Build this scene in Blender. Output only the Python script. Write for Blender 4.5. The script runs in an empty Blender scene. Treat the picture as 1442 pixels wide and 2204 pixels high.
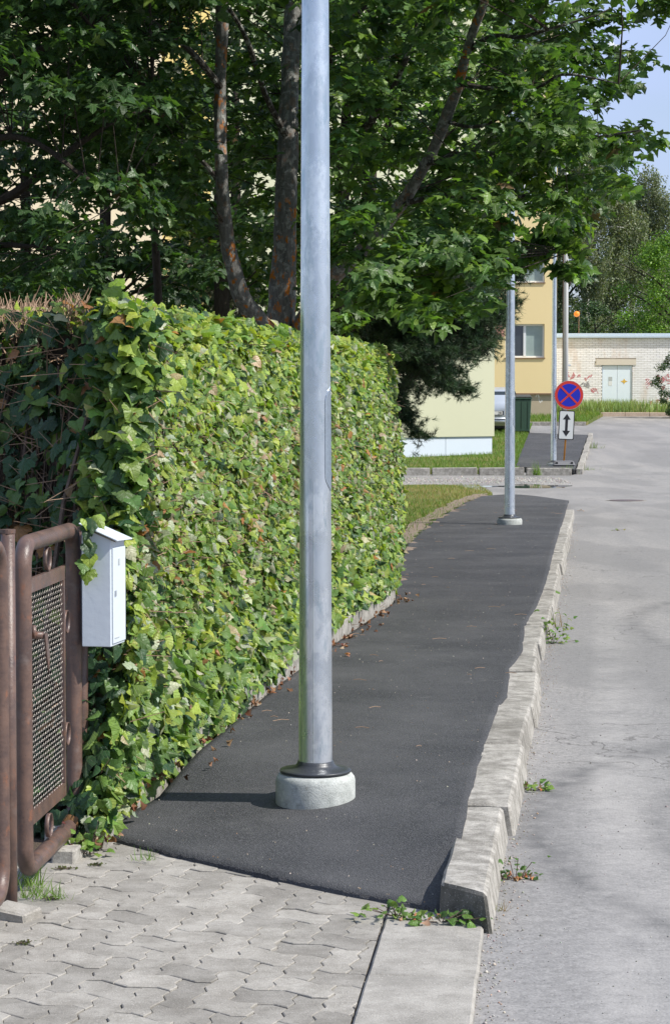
import bpy, bmesh, math, random
import numpy as np
from mathutils import Vector, Matrix, noise

random.seed(7)
rng = np.random.default_rng(11)
SC = bpy.context.scene
COL = SC.collection
R = math.radians

# ------------------------------------------------------------------ camera
CAMZ = 1.77
K = 1.6            # depth scale: long lens, eye height 1.77 m
FPX = 3000.0 * K
PITCH = math.atan(242 / FPX)
cam_d = bpy.data.cameras.new('camera')
cam = bpy.data.objects.new('camera', cam_d)
COL.objects.link(cam)
cam.location = (0, 0, CAMZ)
cam.rotation_euler = (math.pi / 2 - PITCH, 0, 0)
cam_d.sensor_fit = 'VERTICAL'
cam_d.sensor_height = 36
cam_d.lens = FPX / 2204 * 36
cam_d.clip_start = 0.05
cam_d.clip_end = 3000
SC.camera = cam

# ------------------------------------------------------------------ light
SUN_AZ = R(22)       # the sun stands to the right and a little behind the camera
SUN_EL = R(47)
S = Vector((math.cos(SUN_AZ) * math.cos(SUN_EL), -math.sin(SUN_AZ) * math.cos(SUN_EL), math.sin(SUN_EL)))
sun_d = bpy.data.lights.new('sun', 'SUN')
sun_d.energy = 4.6
sun_d.angle = R(0.53)
sun_d.color = (1.0, 0.955, 0.88)
sun = bpy.data.objects.new('sun', sun_d)
COL.objects.link(sun)
sun.rotation_euler = S.to_track_quat('Z', 'Y').to_euler()
sun.location = (20, -10, 30)

world = bpy.data.worlds.new('World')
SC.world = world
world.use_nodes = True
wn = world.node_tree
wn.nodes.clear()
def wnode(t, **kw):
    n = wn.nodes.new(t)
    for k, v in kw.items():
        setattr(n, k, v)
    return n
sky = wnode('ShaderNodeTexSky', sky_type='NISHITA', sun_disc=False)
sky.sun_elevation = SUN_EL
sky.sun_rotation = math.atan2(S.x, S.y)
sky.air_density = 1.2
sky.dust_density = 1.0
sky.ozone_density = 2.5
tc = wnode('ShaderNodeTexCoord')
mp = wnode('ShaderNodeMapping')
mp.inputs['Scale'].default_value = (1.0, 1.0, 2.6)
wn.links.new(tc.outputs['Generated'], mp.inputs['Vector'])
cn = wnode('ShaderNodeTexNoise')
cn.inputs['Scale'].default_value = 3.1
cn.inputs['Detail'].default_value = 5
cn.inputs['Roughness'].default_value = 0.5
wn.links.new(mp.outputs[0], cn.inputs['Vector'])
cr = wnode('ShaderNodeValToRGB')
cr.color_ramp.elements[0].position = 0.30
cr.color_ramp.elements[1].position = 0.62
cr.color_ramp.elements[1].color = (0.8, 0.8, 0.8, 1)
wn.links.new(cn.outputs['Fac'], cr.inputs['Fac'])
mx = wnode('ShaderNodeMix', data_type='RGBA')
wn.links.new(cr.outputs['Color'], mx.inputs['Factor'])
wn.links.new(sky.outputs[0], mx.inputs[6])
mx.inputs[7].default_value = (4.3, 5.2, 8.0, 1)
bg = wnode('ShaderNodeBackground')
bg.inputs['Strength'].default_value = 0.10
wn.links.new(mx.outputs[2], bg.inputs['Color'])
wo = wnode('ShaderNodeOutputWorld')
wn.links.new(bg.outputs[0], wo.inputs['Surface'])

SC.view_settings.view_transform = 'Standard'
SC.view_settings.look = 'None'
SC.view_settings.gamma = 1
SC.view_settings.use_curve_mapping = False
SC.view_settings.exposure = 0.42
SC.render.engine = 'CYCLES'
SC.cycles.use_denoising = True
SC.cycles.max_bounces = 8
SC.cycles.transparent_max_bounces = 8

# ------------------------------------------------------------------ places
CP, SP = math.cos(PITCH), math.sin(PITCH)
def ray(px, py):
    a, b = px - 721.0, 1102.0 - py
    return Vector((a, FPX * CP + b * SP, -FPX * SP + b * CP))
def W(px, py, Y):
    d = ray(px, py)
    Y = Y * K
    t = Y / d.y
    return Vector((d.x * t, Y, CAMZ + d.z * t))
def gz(Y):
    """height of the road: level, then a gentle rise towards the garages"""
    Y = Y / K
    if Y < 29: return 0.0
    if Y < 35: return 0.0425 * (Y - 29) ** 2 / 12
    if Y < 62: return 0.1275 + 0.0425 * (Y - 35)
    return 0.1275 + 0.0425 * 27
def G(px, py, off=0.0):
    d = ray(px, py)
    lo, hi = 1.0, 600.0
    def f(Y):
        return CAMZ + d.z * Y / d.y - (gz(Y) + off)
    for _ in range(50):
        m = (lo + hi) / 2
        if f(m) > 0: lo = m
        else: hi = m
    return Vector((d.x * lo / d.y, lo, gz(lo) + off))

# ------------------------------------------------------------------ materials
class NT:
    def __init__(self, name):
        self.m = bpy.data.materials.new(name)
        self.m.use_nodes = True
        self.t = self.m.node_tree
        self.t.nodes.clear()
        self.out = self.t.nodes.new('ShaderNodeOutputMaterial')
        self._pos = None
    def n(self, typ, ins=None, **props):
        nd = self.t.nodes.new('ShaderNode' + typ)
        for k, v in props.items():
            setattr(nd, k, v)
        for k, v in (ins or {}).items():
            s = nd.inputs[k]
            if isinstance(v, bpy.types.NodeSocket):
                self.t.links.new(v, s)
            else:
                s.default_value = v
        return nd
    def pos(self):
        if self._pos is None:
            self._pos = self.n('NewGeometry').outputs['Position']
        return self._pos
    def noise(self, scale, detail=4, rough=0.55, vec=None, dist=0.0):
        return self.n('TexNoise', {'Vector': vec or self.pos(), 'Scale': scale, 'Detail': detail, 'Roughness': rough, 'Distortion': dist}).outputs['Fac']
    def vor(self, scale, vec=None, feature='F1', out='Distance', rnd=1.0):
        return self.n('TexVoronoi', {'Vector': vec or self.pos(), 'Scale': scale, 'Randomness': rnd}, feature=feature).outputs[out]
    def ramp(self, fac, stops):
        nd = self.n('ValToRGB', {'Fac': fac})
        e = nd.color_ramp.elements
        while len(e) < len(stops): e.new(0.5)
        for i, (p, c) in enumerate(stops):
            e[i].position = p
            e[i].color = (*c, 1) if not isinstance(c, (int, float)) else (c, c, c, 1)
        return nd.outputs['Color']
    def mix(self, fac, a, b, mode='MIX'):
        nd = self.n('Mix', {'Factor': fac}, data_type='RGBA', blend_type=mode)
        for i, v in ((6, a), (7, b)):
            if isinstance(v, bpy.types.NodeSocket): self.t.links.new(v, nd.inputs[i])
            else: nd.inputs[i].default_value = (*v, 1) if not isinstance(v, (int, float)) else (v, v, v, 1)
        return nd.outputs[2]
    def math(self, op, a, b=0.0, clamp=False):
        return self.n('Math', {0: a, 1: b}, operation=op, use_clamp=clamp).outputs[0]
    def mapv(self, vec, scale=(1, 1, 1), rot=(0, 0, 0), loc=(0, 0, 0)):
        return self.n('Mapping', {'Vector': vec, 'Scale': scale, 'Rotation': rot, 'Location': loc}).outputs[0]
    def bump(self, h, dist=0.01, strength=1.0, nrm=None):
        ins = {'Height': h, 'Distance': dist, 'Strength': strength}
        if nrm: ins['Normal'] = nrm
        return self.n('Bump', ins).outputs[0]
    def pbr(self, col, rough=0.8, nrm=None, metal=0.0, spec=0.5, **kw):
        ins = {'Base Color': col if isinstance(col, bpy.types.NodeSocket) else (*col, 1), 'Roughness': rough, 'Metallic': metal, 'Specular IOR Level': spec}
        if nrm: ins['Normal'] = nrm
        ins.update(kw)
        s = self.n('BsdfPrincipled', ins).outputs[0]
        self.t.links.new(s, self.out.inputs['Surface'])
        return s

def speckled(name, c1, c2, scale=6, rough=0.85, bdist=0.003, bscale=60, dark=None, fine=None, spec=0.3, big=None):
    k = NT(name)
    col = k.mix(k.noise(scale, 6, 0.65), c1, c2)
    if big:
        col = k.mix(k.ramp(k.noise(big[0], 4), [(0.42, 0.0), (0.62, 1.0)]), col, big[1])
    if fine:
        col = k.mix(k.math('MULTIPLY', k.ramp(k.noise(fine[0], 3), [(0.35, 0.0), (0.7, 1.0)]), fine[2]), col, fine[1])
    if dark:
        col = k.mix(k.ramp(k.vor(dark[0]), [(0.0, dark[2]), (dark[3], 0.0)]), col, dark[1])
    h = k.noise(bscale, 6, 0.7)
    k.pbr(col, rough, k.bump(h, bdist), spec=spec)
    return k.m

MAT = {}
# new asphalt of the footpath
k = NT('new_asphalt')
gr = k.vor(210); gr2 = k.vor(120)
col = k.mix(k.noise(2.2, 5), (0.019, 0.020, 0.022), (0.034, 0.035, 0.038))
col = k.mix(k.ramp(k.vor(190, out='Color'), [(0.40, 0.0), (1.0, 0.75)]), col, (0.12, 0.12, 0.125))
col = k.mix(k.ramp(k.noise(140, 3), [(0.32, 0.85), (0.45, 0.0)]), col, (0.012, 0.012, 0.014))
col = k.mix(k.ramp(k.noise(300, 2), [(0.66, 0.0), (0.74, 1.0)]), col, (0.32, 0.31, 0.30))
dustv = k.mapv(k.pos(), scale=(0.8, .7, 1))
col = k.mix(k.math('MULTIPLY', k.ramp(k.noise(1.7, 5, 0.6, dustv), [(0.40, 0.0), (0.70, 1.0)]), 0.55), col, (0.105, 0.104, 0.106))
col = k.mix(k.ramp(k.noise(5, 6, 0.7, k.mapv(k.pos(), loc=(7, 2, 0))), [(0.60, 0.0), (0.70, 0.35)]), col, (0.13, 0.128, 0.125))
hh = k.math('ADD', k.math('MULTIPLY', gr, -0.7), k.math('MULTIPLY', gr2, -0.6))
k.pbr(col, 0.74, k.bump(hh, 0.004, 1.0), spec=0.45)
MAT['asphalt'] = k.m
# old dusty road
k = NT('worn_road')
base = k.mix(k.noise(0.9, 6, 0.6), (0.245, 0.238, 0.230), (0.310, 0.302, 0.292))
lanes = k.noise(1.1, 4, 0.5, k.mapv(k.pos(), scale=(1.5, 0.16, 1), rot=(0, 0, R(10))))
base = k.mix(k.math('MULTIPLY', k.ramp(lanes, [(0.45, 0.0), (0.62, 1.0)]), 0.6), base, (0.37, 0.352, 0.33))
patch = k.ramp(k.noise(0.55, 3, 0.5, k.mapv(k.pos(), scale=(1.2, 0.5, 1), loc=(3, 1, 0))), [(0.50, 0.0), (0.56, 1.0)])
base = k.mix(k.math('MULTIPLY', patch, 0.55), base, (0.195, 0.191, 0.186))
agg = k.ramp(k.vor(95, out='Color'), [(0.25, 0.0), (0.95, 1.0)])
base = k.mix(k.math('MULTIPLY', agg, 0.45), base, (0.15, 0.147, 0.145))
base = k.mix(k.ramp(k.noise(14, 5, 0.75), [(0.42, 0.35), (0.58, 0.0)]), base, (0.16, 0.157, 0.153))
base = k.mix(k.ramp(k.noise(30, 5, 0.8, k.mapv(k.pos(), loc=(1, 8, 3))), [(0.38, 0.5), (0.50, 0.0)]), base, (0.13, 0.127, 0.122))
base = k.mix(k.ramp(k.noise(60, 3, 0.7, k.mapv(k.pos(), loc=(3, 3, 3))), [(0.60, 0.0), (0.72, 0.5)]), base, (0.50, 0.49, 0.47))
base = k.mix(k.ramp(k.noise(85, 3), [(0.66, 0.0), (0.71, 0.85)]), base, (0.07, 0.068, 0.065))
swirl = k.n('TexWave', {'Vector': k.mapv(k.pos(), scale=(1, .3, 1), loc=(-1.62, -3.9, 0)), 'Scale': 9.0, 'Distortion': 1.0, 'Detail': 3, 'Detail Scale': 1.2}, wave_type='RINGS', rings_direction='Z').outputs['Fac']
dist = k.n('VectorMath', {0: k.mapv(k.pos(), scale=(1, .3, 1), loc=(-1.62, -3.9, 0))}, operation='LENGTH').outputs['Value']
msk = k.math('MULTIPLY', k.ramp(dist, [(0.03, 0.0), (0.08, 1.0), (0.24, 1.0), (0.30, 0.0)]), k.ramp(k.noise(1.3, 3), [(0.45, 0.0), (0.6, 1.0)]))
base = k.mix(k.math('MULTIPLY', k.math('MULTIPLY', k.ramp(swirl, [(0.55, 0.0), (0.8, 1.0)]), msk), 0.25), base, (0.13, 0.13, 0.13))
# broad faint tyre arcs and a smooth dusty strip next to the kerb
px_ = k.n('SeparateXYZ', {0: k.pos()})
def arc(cx, cy, rad, w_, amt, base):
    v_ = k.n('VectorMath', {0: k.mapv(k.pos(), loc=(-cx, -cy, 0))}, operation='LENGTH').outputs['Value']
    d_ = k.math('ABSOLUTE', k.math('SUBTRACT', v_, rad))
    m_ = k.ramp(d_, [(0.0, 1.0), (w_, 0.0)])
    m_ = k.math('MULTIPLY', m_, k.ramp(k.noise(6, 4, .6), [(0.35, 0.2), (0.6, 1.0)]))
    return k.mix(k.math('MULTIPLY', m_, amt), base, (0.10, 0.10, 0.10))
base = arc(4.6, 8.9, 3.78, .16, .85, base)
base = arc(4.75, 8.7, 3.45, .10, .6, base)
base = arc(7.2, 17.0, 4.9, .16, .6, base)
strip = k.math('SUBTRACT', px_.outputs[0], k.math('MULTIPLY', px_.outputs[1], 0.1176))
sm = k.ramp(k.math('ADD', strip, k.math('MULTIPLY', k.noise(2.5, 4), .12)), [(0.0, 0.0), (0.08, .7), (0.20, .6), (0.42, 0.0)])
sm = k.math('MULTIPLY', sm, k.ramp(k.math('MULTIPLY', px_.outputs[1], .025), [(0.28, 1.0), (0.62, 0.15)]))
base = k.mix(k.math('MULTIPLY', sm, k.ramp(k.noise(1.9, 6, .7), [(0.38, 0.0), (0.62, .75)])), base, (0.40, 0.385, 0.365))
crk = k.vor(0.55, vec=k.n('VectorMath', {0: k.pos(), 1: k.n('TexNoise', {'Vector': k.pos(), 'Scale': 2.5, 'Detail': 5}).outputs['Color']}, operation='ADD').outputs[0], feature='DISTANCE_TO_EDGE')
crm = k.ramp(crk, [(0.0, 1.0), (0.007, 0.0)])
crm = k.math('MULTIPLY', crm, k.ramp(k.noise(0.5, 2), [(0.5, 0.0), (0.56, 1.0)]))
base = k.mix(k.math('MULTIPLY', crm, 0.75), base, (0.09, 0.085, 0.08))
hr = k.math('ADD', k.math('MULTIPLY', k.vor(95), -0.5), k.math('MULTIPLY', crm, -1.0))
k.pbr(base, 0.85, k.bump(hr, 0.0022), spec=0.3)
MAT['road'] = k.m
# concrete stones (offset per piece)
def concrete(name, c1, c2, dirt=(0.10, 0.095, 0.085), da=0.6, sc=7.0, per=0.16):
    k = NT(name)
    rnd = k.n('ObjectInfo').outputs['Random']
    col = k.mix(k.ramp(k.noise(sc, 7, 0.75), [(0.38, 0.0), (0.62, 1.0)]), c1, c2)
    col = k.mix(k.math('MULTIPLY', k.ramp(k.noise(2.6, 5, 0.65, k.mapv(k.pos(), loc=(5, 3, 2))), [(0.5, 0.0), (0.7, 1.0)]), da), col, dirt)
    col = k.mix(k.ramp(k.vor(75), [(0.0, 0.8), (0.13, 0.0)]), col, (0.06, 0.055, 0.05))
    col = k.mix(k.ramp(k.noise(38, 4, 0.7), [(0.56, 0.0), (0.68, 0.35)]), col, (0.12, 0.115, 0.10))
    col = k.mix(k.ramp(k.noise(200, 2), [(0.62, 0.0), (0.72, 0.6)]), col, (0.62, 0.60, 0.56))
    v = k.math('ADD', k.math('MULTIPLY', rnd, per), 1 - per * 0.6)
    vv = k.n('CombineColor', {0: v, 1: v, 2: k.math('MULTIPLY', v, 0.985)}).outputs[0]
    col = k.mix(1.0, col, vv, 'MULTIPLY')
    h = k.math('ADD', k.noise(120, 5, 0.8), k.math('MULTIPLY', k.vor(160), 0.35))
    col = k.mix(k.math('MULTIPLY', k.ramp(k.noise(330, 2), [(0.30, 1.0), (0.42, 0.0)]), 0.5), col, (0.12, 0.115, 0.105))
    k.pbr(col, 0.88, k.bump(h, 0.0022), spec=0.25)
    return k.m
MAT['paver'] = concrete('grey_paver', (0.245, 0.230, 0.205), (0.355, 0.336, 0.305), (0.18, 0.165, 0.143), 0.55, per=0.34)
MAT['kerb'] = concrete('kerb_concrete', (0.20, 0.188, 0.168), (0.42, 0.40, 0.365), (0.14, 0.13, 0.112), 0.75, sc=13)
MAT['slab'] = concrete('slab_concrete', (0.27, 0.256, 0.232), (0.37, 0.352, 0.322), (0.20, 0.19, 0.172), 0.65)
MAT['kerb_pink'] = concrete('far_kerb_concrete', (0.42, 0.33, 0.26), (0.50, 0.41, 0.34), (0.30, 0.24, 0.2), 0.4)
MAT['kerb_dark'] = concrete('dark_concrete', (0.07, 0.068, 0.058), (0.17, 0.16, 0.14), (0.04, 0.042, 0.033), 0.7)
MAT['footing'] = concrete('footing_concrete', (0.34, 0.36, 0.345), (0.50, 0.52, 0.50), (0.20, 0.215, 0.20), 0.5, sc=14)
MAT['sand'] = speckled('joint_sand', (0.15, 0.13, 0.10), (0.26, 0.225, 0.175), 20, 0.95, 0.008, 90, dark=(60, (0.05, 0.07, 0.025), 0.8, 0.25))
MAT['soil'] = speckled('soil', (0.075, 0.055, 0.038), (0.14, 0.105, 0.075), 9, 0.95, 0.02, 50)
MAT['ground'] = speckled('meadow_ground', (0.075, 0.10, 0.03), (0.12, 0.125, 0.05), 0.6, 0.95, 0.02, 8)
k = NT('lawn_ground')
col = k.mix(k.noise(12, 5), (0.07, 0.105, 0.026), (0.13, 0.16, 0.045))
col = k.mix(k.ramp(k.noise(0.45, 3, 0.5, k.mapv(k.pos(), loc=(0.6, 2.2, 0))), [(0.42, 0.0), (0.60, 0.8)]), col, (0.25, 0.20, 0.09))
k.pbr(col, 0.95, k.bump(k.noise(60, 4), 0.02), spec=0.1)
MAT['lawn'] = k.m
# galvanised steel
k = NT('galvanised_steel')
p2 = k.mapv(k.pos(), scale=(1, 1, 0.35))
sp = k.vor(28, vec=p2, out='Color')
col = k.mix(k.ramp(sp, [(0.2, 0.0), (0.9, 1.0)]), (0.56, 0.61, 0.67), (0.64, 0.69, 0.75))
col = k.mix(k.math('MULTIPLY', k.ramp(k.noise(7, 6, 0.75, k.mapv(k.pos(), scale=(1, 1, 0.6))), [(0.50, 0.0), (0.58, 1.0)]), 0.75), col, (0.80, 0.84, 0.88))
col = k.mix(k.math('MULTIPLY', k.ramp(k.noise(16, 6, 0.7, k.mapv(k.pos(), loc=(3, 1, 7), scale=(1, 1, 0.25))), [(0.54, 0.0), (0.62, 1.0)]), 0.7), col, (0.42, 0.51, 0.57))
rg = k.math('ADD', k.math('MULTIPLY', k.noise(9, 5), 0.24), 0.17)
k.pbr(col, rg, k.bump(k.noise(40, 4, 0.6, k.mapv(k.pos(), scale=(1, 1, 0.4))), 0.0006), metal=0.88)
MAT['galv'] = k.m
def plain(name, c, rough=0.5, metal=0.0, spec=0.5, var=0.12, sc=9, bd=0.001):
    k = NT(name)
    c2 = tuple(x * (1 - var) for x in c)
    col = k.mix(k.noise(sc, 5, 0.6), c, c2)
    k.pbr(col, rough, k.bump(k.noise(sc * 6, 4), bd), metal=metal, spec=spec)
    return k.m
MAT['collar'] = plain('dark_rubber_collar', (0.055, 0.06, 0.068), 0.38, 0.2, var=0.3, sc=20)
MAT['galv_dull'] = plain('dull_hatch_steel', (0.34, 0.40, 0.47), 0.5, 0.6, var=0.45, sc=45)
# rusty paint of the gate
k = NT('rusty_pipe')
n1 = k.noise(11, 7, 0.7)
col = k.mix(k.ramp(n1, [(0.38, 0.0), (0.60, 1.0)]), (0.078, 0.052, 0.046), (0.135, 0.083, 0.064))
col = k.mix(k.ramp(k.noise(26, 6, 0.7, k.mapv(k.pos(), loc=(4, 1, 3), scale=(1, 1, 0.5))), [(0.56, 0.0), (0.68, 0.85)]), col, (0.20, 0.088, 0.050))
col = k.mix(k.ramp(k.vor(55), [(0.0, 0.9), (0.16, 0.0)]), col, (0.045, 0.032, 0.028))
col = k.mix(k.ramp(k.noise(8, 5, 0.6, k.mapv(k.pos(), loc=(9, 4, 1))), [(0.60, 0.0), (0.70, 0.35)]), col, (0.22, 0.19, 0.175))
k.pbr(col, k.math('ADD', k.math('MULTIPLY', n1, 0.45), 0.16), k.bump(k.noise(90, 5, 0.7), 0.0015), spec=0.5)
MAT['rust'] = k.m
MAT['wire'] = plain('bare_wire', (0.24, 0.22, 0.20), 0.4, 0.7, var=0.5, sc=60)
MAT['mailbox'] = plain('white_enamel', (0.60, 0.66, 0.72), 0.38, var=0.08, sc=5)
MAT['mailbox_edge'] = plain('worn_enamel_edge', (0.30, 0.27, 0.22), 0.7, var=0.6, sc=80)
MAT['black'] = plain('black_paint', (0.012, 0.012, 0.014), 0.5)
MAT['white'] = plain('white_paint', (0.74, 0.76, 0.76), 0.45, var=0.06)
MAT['sign_red'] = plain('sign_red', (0.55, 0.035, 0.02), 0.35, var=0.1)
MAT['sign_blue'] = plain('sign_blue', (0.008, 0.018, 0.42), 0.35, var=0.15)
MAT['sign_white'] = plain('sign_white', (0.62, 0.64, 0.62), 0.4, var=0.06)
MAT['orange'] = plain('orange_paint', (0.68, 0.27, 0.035), 0.5)
MAT['orange_ball'] = plain('orange_plastic', (0.85, 0.25, 0.015), 0.45)
MAT['rubber'] = plain('grey_rubber', (0.16, 0.16, 0.17), 0.8, var=0.25, sc=25)
MAT['tyre'] = plain('tyre', (0.02, 0.02, 0.02), 0.85)
MAT['silver'] = plain('silver_car_paint', (0.50, 0.55, 0.60), 0.28, 0.45, var=0.03)
MAT['tail'] = plain('red_lens', (0.42, 0.03, 0.03), 0.2)
MAT['bin'] = plain('green_bin', (0.035, 0.085, 0.055), 0.5, var=0.3)
MAT['bin_lid'] = plain('dark_bin_lid', (0.05, 0.055, 0.05), 0.5)
k = NT('window_glass')
k.pbr((0.03, 0.04, 0.045), 0.04, spec=0.9)
MAT['glass'] = k.m
MAT['curtain'] = plain('pane_curtain', (0.36, 0.45, 0.42), 0.12, var=0.35, sc=3)
k = NT('puddle_water')
k.pbr((0.05, 0.045, 0.04), 0.02, spec=0.8)
MAT['water'] = k.m
MAT['yellow'] = speckled('yellow_render', (0.80, 0.64, 0.34), (0.84, 0.68, 0.37), 0.8, 0.9, 0.002, 30, spec=0.15)
MAT['cream'] = speckled('cream_render', (0.56, 0.48, 0.34), (0.61, 0.53, 0.38), 0.6, 0.9, 0.002, 30, spec=0.15)
MAT['lime'] = speckled('pale_lime_render', (0.46, 0.465, 0.33), (0.50, 0.505, 0.36), 0.6, 0.9, 0.002, 30, spec=0.15)
MAT['ochre'] = speckled('ochre_render', (0.60, 0.47, 0.18), (0.66, 0.51, 0.20), 0.6, 0.9, 0.002, 30, spec=0.15)
MAT['pink'] = speckled('pink_render', (0.62, 0.32, 0.26), (0.66, 0.35, 0.28), 0.6, 0.9, 0.002, 30, spec=0.15)
MAT['plinth_blue'] = speckled('pale_blue_plinth', (0.50, 0.56, 0.63), (0.55, 0.61, 0.67), 1.5, 0.9, 0.002, 30, spec=0.15)
k = NT('beige_plinth')
col = k.mix(k.noise(2, 5), (0.42, 0.35, 0.25), (0.50, 0.42, 0.30))
pl = k.ramp(k.noise(1.6, 3, 0.5, k.mapv(k.pos(), loc=(2.2, 0, 5.1), scale=(1.7, 1, 1.0))), [(0.63, 0.0), (0.645, 1.0)])
col = k.mix(pl, col, (0.80, 0.79, 0.75))
k.pbr(col, 0.9, k.bump(k.noise(30, 4), 0.004), spec=0.15)
MAT['plinth_beige'] = k.m
MAT['metal_sheet'] = plain('roof_sheet', (0.56, 0.66, 0.74), 0.45, 0.3, var=0.1, sc=2)
MAT['door_blue'] = plain('pale_blue_door', (0.72, 0.82, 0.90), 0.6, var=0.05, sc=2)
MAT['lintel'] = plain('lintel_concrete', (0.66, 0.61, 0.52), 0.9, var=0.15)
k = NT('white_silicate_brick')
rnd = k.vor(4.0, vec=k.mapv(k.pos(), scale=(1, 1, 3.3)), out='Color')
col = k.mix(k.ramp(rnd, [(0.2, 0.0), (0.9, 1.0)]), (0.78, 0.78, 0.78), (0.89, 0.89, 0.90))
st = k.ramp(k.noise(0.9, 5, 0.6, k.mapv(k.pos(), scale=(1.6, 1, 0.6))), [(0.55, 0.0), (0.72, 0.5)])
col = k.mix(st, col, (0.62, 0.44, 0.30))
k.pbr(col, 0.9, k.bump(k.noise(60, 4), 0.002), spec=0.15)
MAT['brick'] = k.m
MAT['mortar'] = plain('mortar', (0.42, 0.39, 0.34), 0.95, var=0.2, sc=20)
MAT['graffiti'] = plain('faded_red_paint', (0.66, 0.22, 0.24), 0.8, var=0.4, sc=30)
MAT['graffiti_grey'] = plain('faded_grey_paint', (0.36, 0.36, 0.37), 0.8, var=0.4, sc=30)
MAT['sticker'] = plain('yellow_sticker', (0.72, 0.45, 0.06), 0.6)
MAT['sticker_grey'] = plain('grey_sticker', (0.45, 0.49, 0.50), 0.6)
MAT['pole_concrete'] = plain('weathered_pole', (0.62, 0.63, 0.62), 0.8, var=0.2, sc=4)
MAT['conduit'] = plain('rusty_conduit', (0.28, 0.16, 0.10), 0.7, var=0.3)
# bark with lichen
def bark(name, c1, c2, lichen=True, orange=True):
    k = NT(name)
    v = k.mapv(k.pos(), scale=(1, 1, 0.3))
    col = k.mix(k.ramp(k.noise(30, 7, 0.7, v), [(0.35, 0.0), (0.65, 1.0)]), c1, c2)
    if lichen:
        col = k.mix(k.ramp(k.noise(15, 6, 0.65), [(0.53, 0.0), (0.60, 0.8)]), col, (0.42, 0.43, 0.40))
        if not orange: k.pbr(col, 0.92, k.bump(k.noise(26, 7, 0.75, v), 0.03), spec=0.2); return k.m
        m2 = k.math('MULTIPLY', k.ramp(k.noise(12, 6, 0.65, k.mapv(k.pos(), loc=(1, 5, 3), scale=(1, 1, 0.6))), [(0.56, 0.0), (0.59, 1.0)]), k.ramp(k.noise(0.8, 2, 0.5, k.mapv(k.pos(), loc=(0, 0, 1.4))), [(0.46, 0.15), (0.58, 1.0)]))
        col = k.mix(m2, col, (0.58, 0.20, 0.03))
    k.pbr(col, 0.92, k.bump(k.noise(26, 7, 0.75, v), 0.03), spec=0.2)
    return k.m
MAT['bark'] = bark('maple_bark', (0.125, 0.122, 0.114), (0.27, 0.265, 0.25))
MAT['bark_grey'] = bark('grey_bark', (0.045, 0.038, 0.032), (0.10, 0.09, 0.078), True, False)
MAT['bark_dark'] = bark('dark_bark', (0.035, 0.028, 0.022), (0.075, 0.062, 0.05), False)
MAT['bark_birch'] = bark('birch_bark', (0.45, 0.44, 0.42), (0.65, 0.64, 0.60), False)
MAT['twig'] = bark('hedge_twig', (0.10, 0.072, 0.055), (0.22, 0.165, 0.13), False)
# leaves: colour of each leaf comes from its own attribute
def leafmat(name, trans=0.35, rough=0.42, spec=0.5, veins=True, tgain=(1.25, 1.35, 0.55)):
    k = NT(name)
    a = k.n('Attribute', attribute_name='tint').outputs['Color']
    col = a
    nrm = None
    if veins:
        uv = k.n('UVMap').outputs[0]
        sx = k.n('SeparateXYZ', {0: uv})
        ax = k.math('ABSOLUTE', sx.outputs[0])
        rib = k.ramp(ax, [(0.0, 1.0), (0.022, 0.0)])
        side = k.math('SUBTRACT', sx.outputs[1], k.math('MULTIPLY', ax, 0.8))
        wv = k.math('ABSOLUTE', k.math('SUBTRACT', k.math('FRACT', k.math('MULTIPLY', side, 5.0)), 0.5))
        vn = k.ramp(wv, [(0.0, 0.8), (0.09, 0.0)])
        vm = k.math('MAXIMUM', rib, vn)
        col = k.mix(k.math('MULTIPLY', vm, 0.35), a, k.mix(0.5, a, (0.45, 0.5, 0.25)))
        col = k.mix(k.math('MULTIPLY', k.ramp(k.noise(40, 4), [(0.4, 0.0), (0.7, 1.0)]), 0.25), col, k.mix(0.5, a, (0.02, 0.04, 0.01)))
        nrm = k.bump(k.math('ADD', k.math('MULTIPLY', vm, -0.6), k.noise(60, 2)), 0.003)
    ins = {'Base Color': col, 'Roughness': rough, 'Specular IOR Level': spec}
    if nrm: ins['Normal'] = nrm
    p = k.n('BsdfPrincipled', ins).outputs[0]
    tcol = k.mix(1.0, col, tgain, 'MULTIPLY')
    t = k.n('BsdfTranslucent', {'Color': tcol}).outputs[0]
    m = k.n('MixShader', {0: trans, 1: p, 2: t}).outputs[0]
    k.t.links.new(m, k.out.inputs['Surface'])
    return k.m
MAT['leaf'] = leafmat('broad_leaf', 0.42, 0.4, 0.5, True, (1.35, 1.5, 0.5))
MAT['hedgeleaf'] = leafmat('hedge_leaf', 0.36, 0.45, 0.45)
MAT['needle'] = leafmat('pine_needle', 0.12, 0.5, 0.4, False)
MAT['smallleaf'] = leafmat('small_leaf', 0.35, 0.5, 0.4, False)
MAT['grass'] = leafmat('grass_blade', 0.35, 0.5, 0.35, False)
MAT['dry'] = leafmat('dry_leaf', 0.15, 0.8, 0.2, False, (1.2, 1.0, 0.7))

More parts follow.
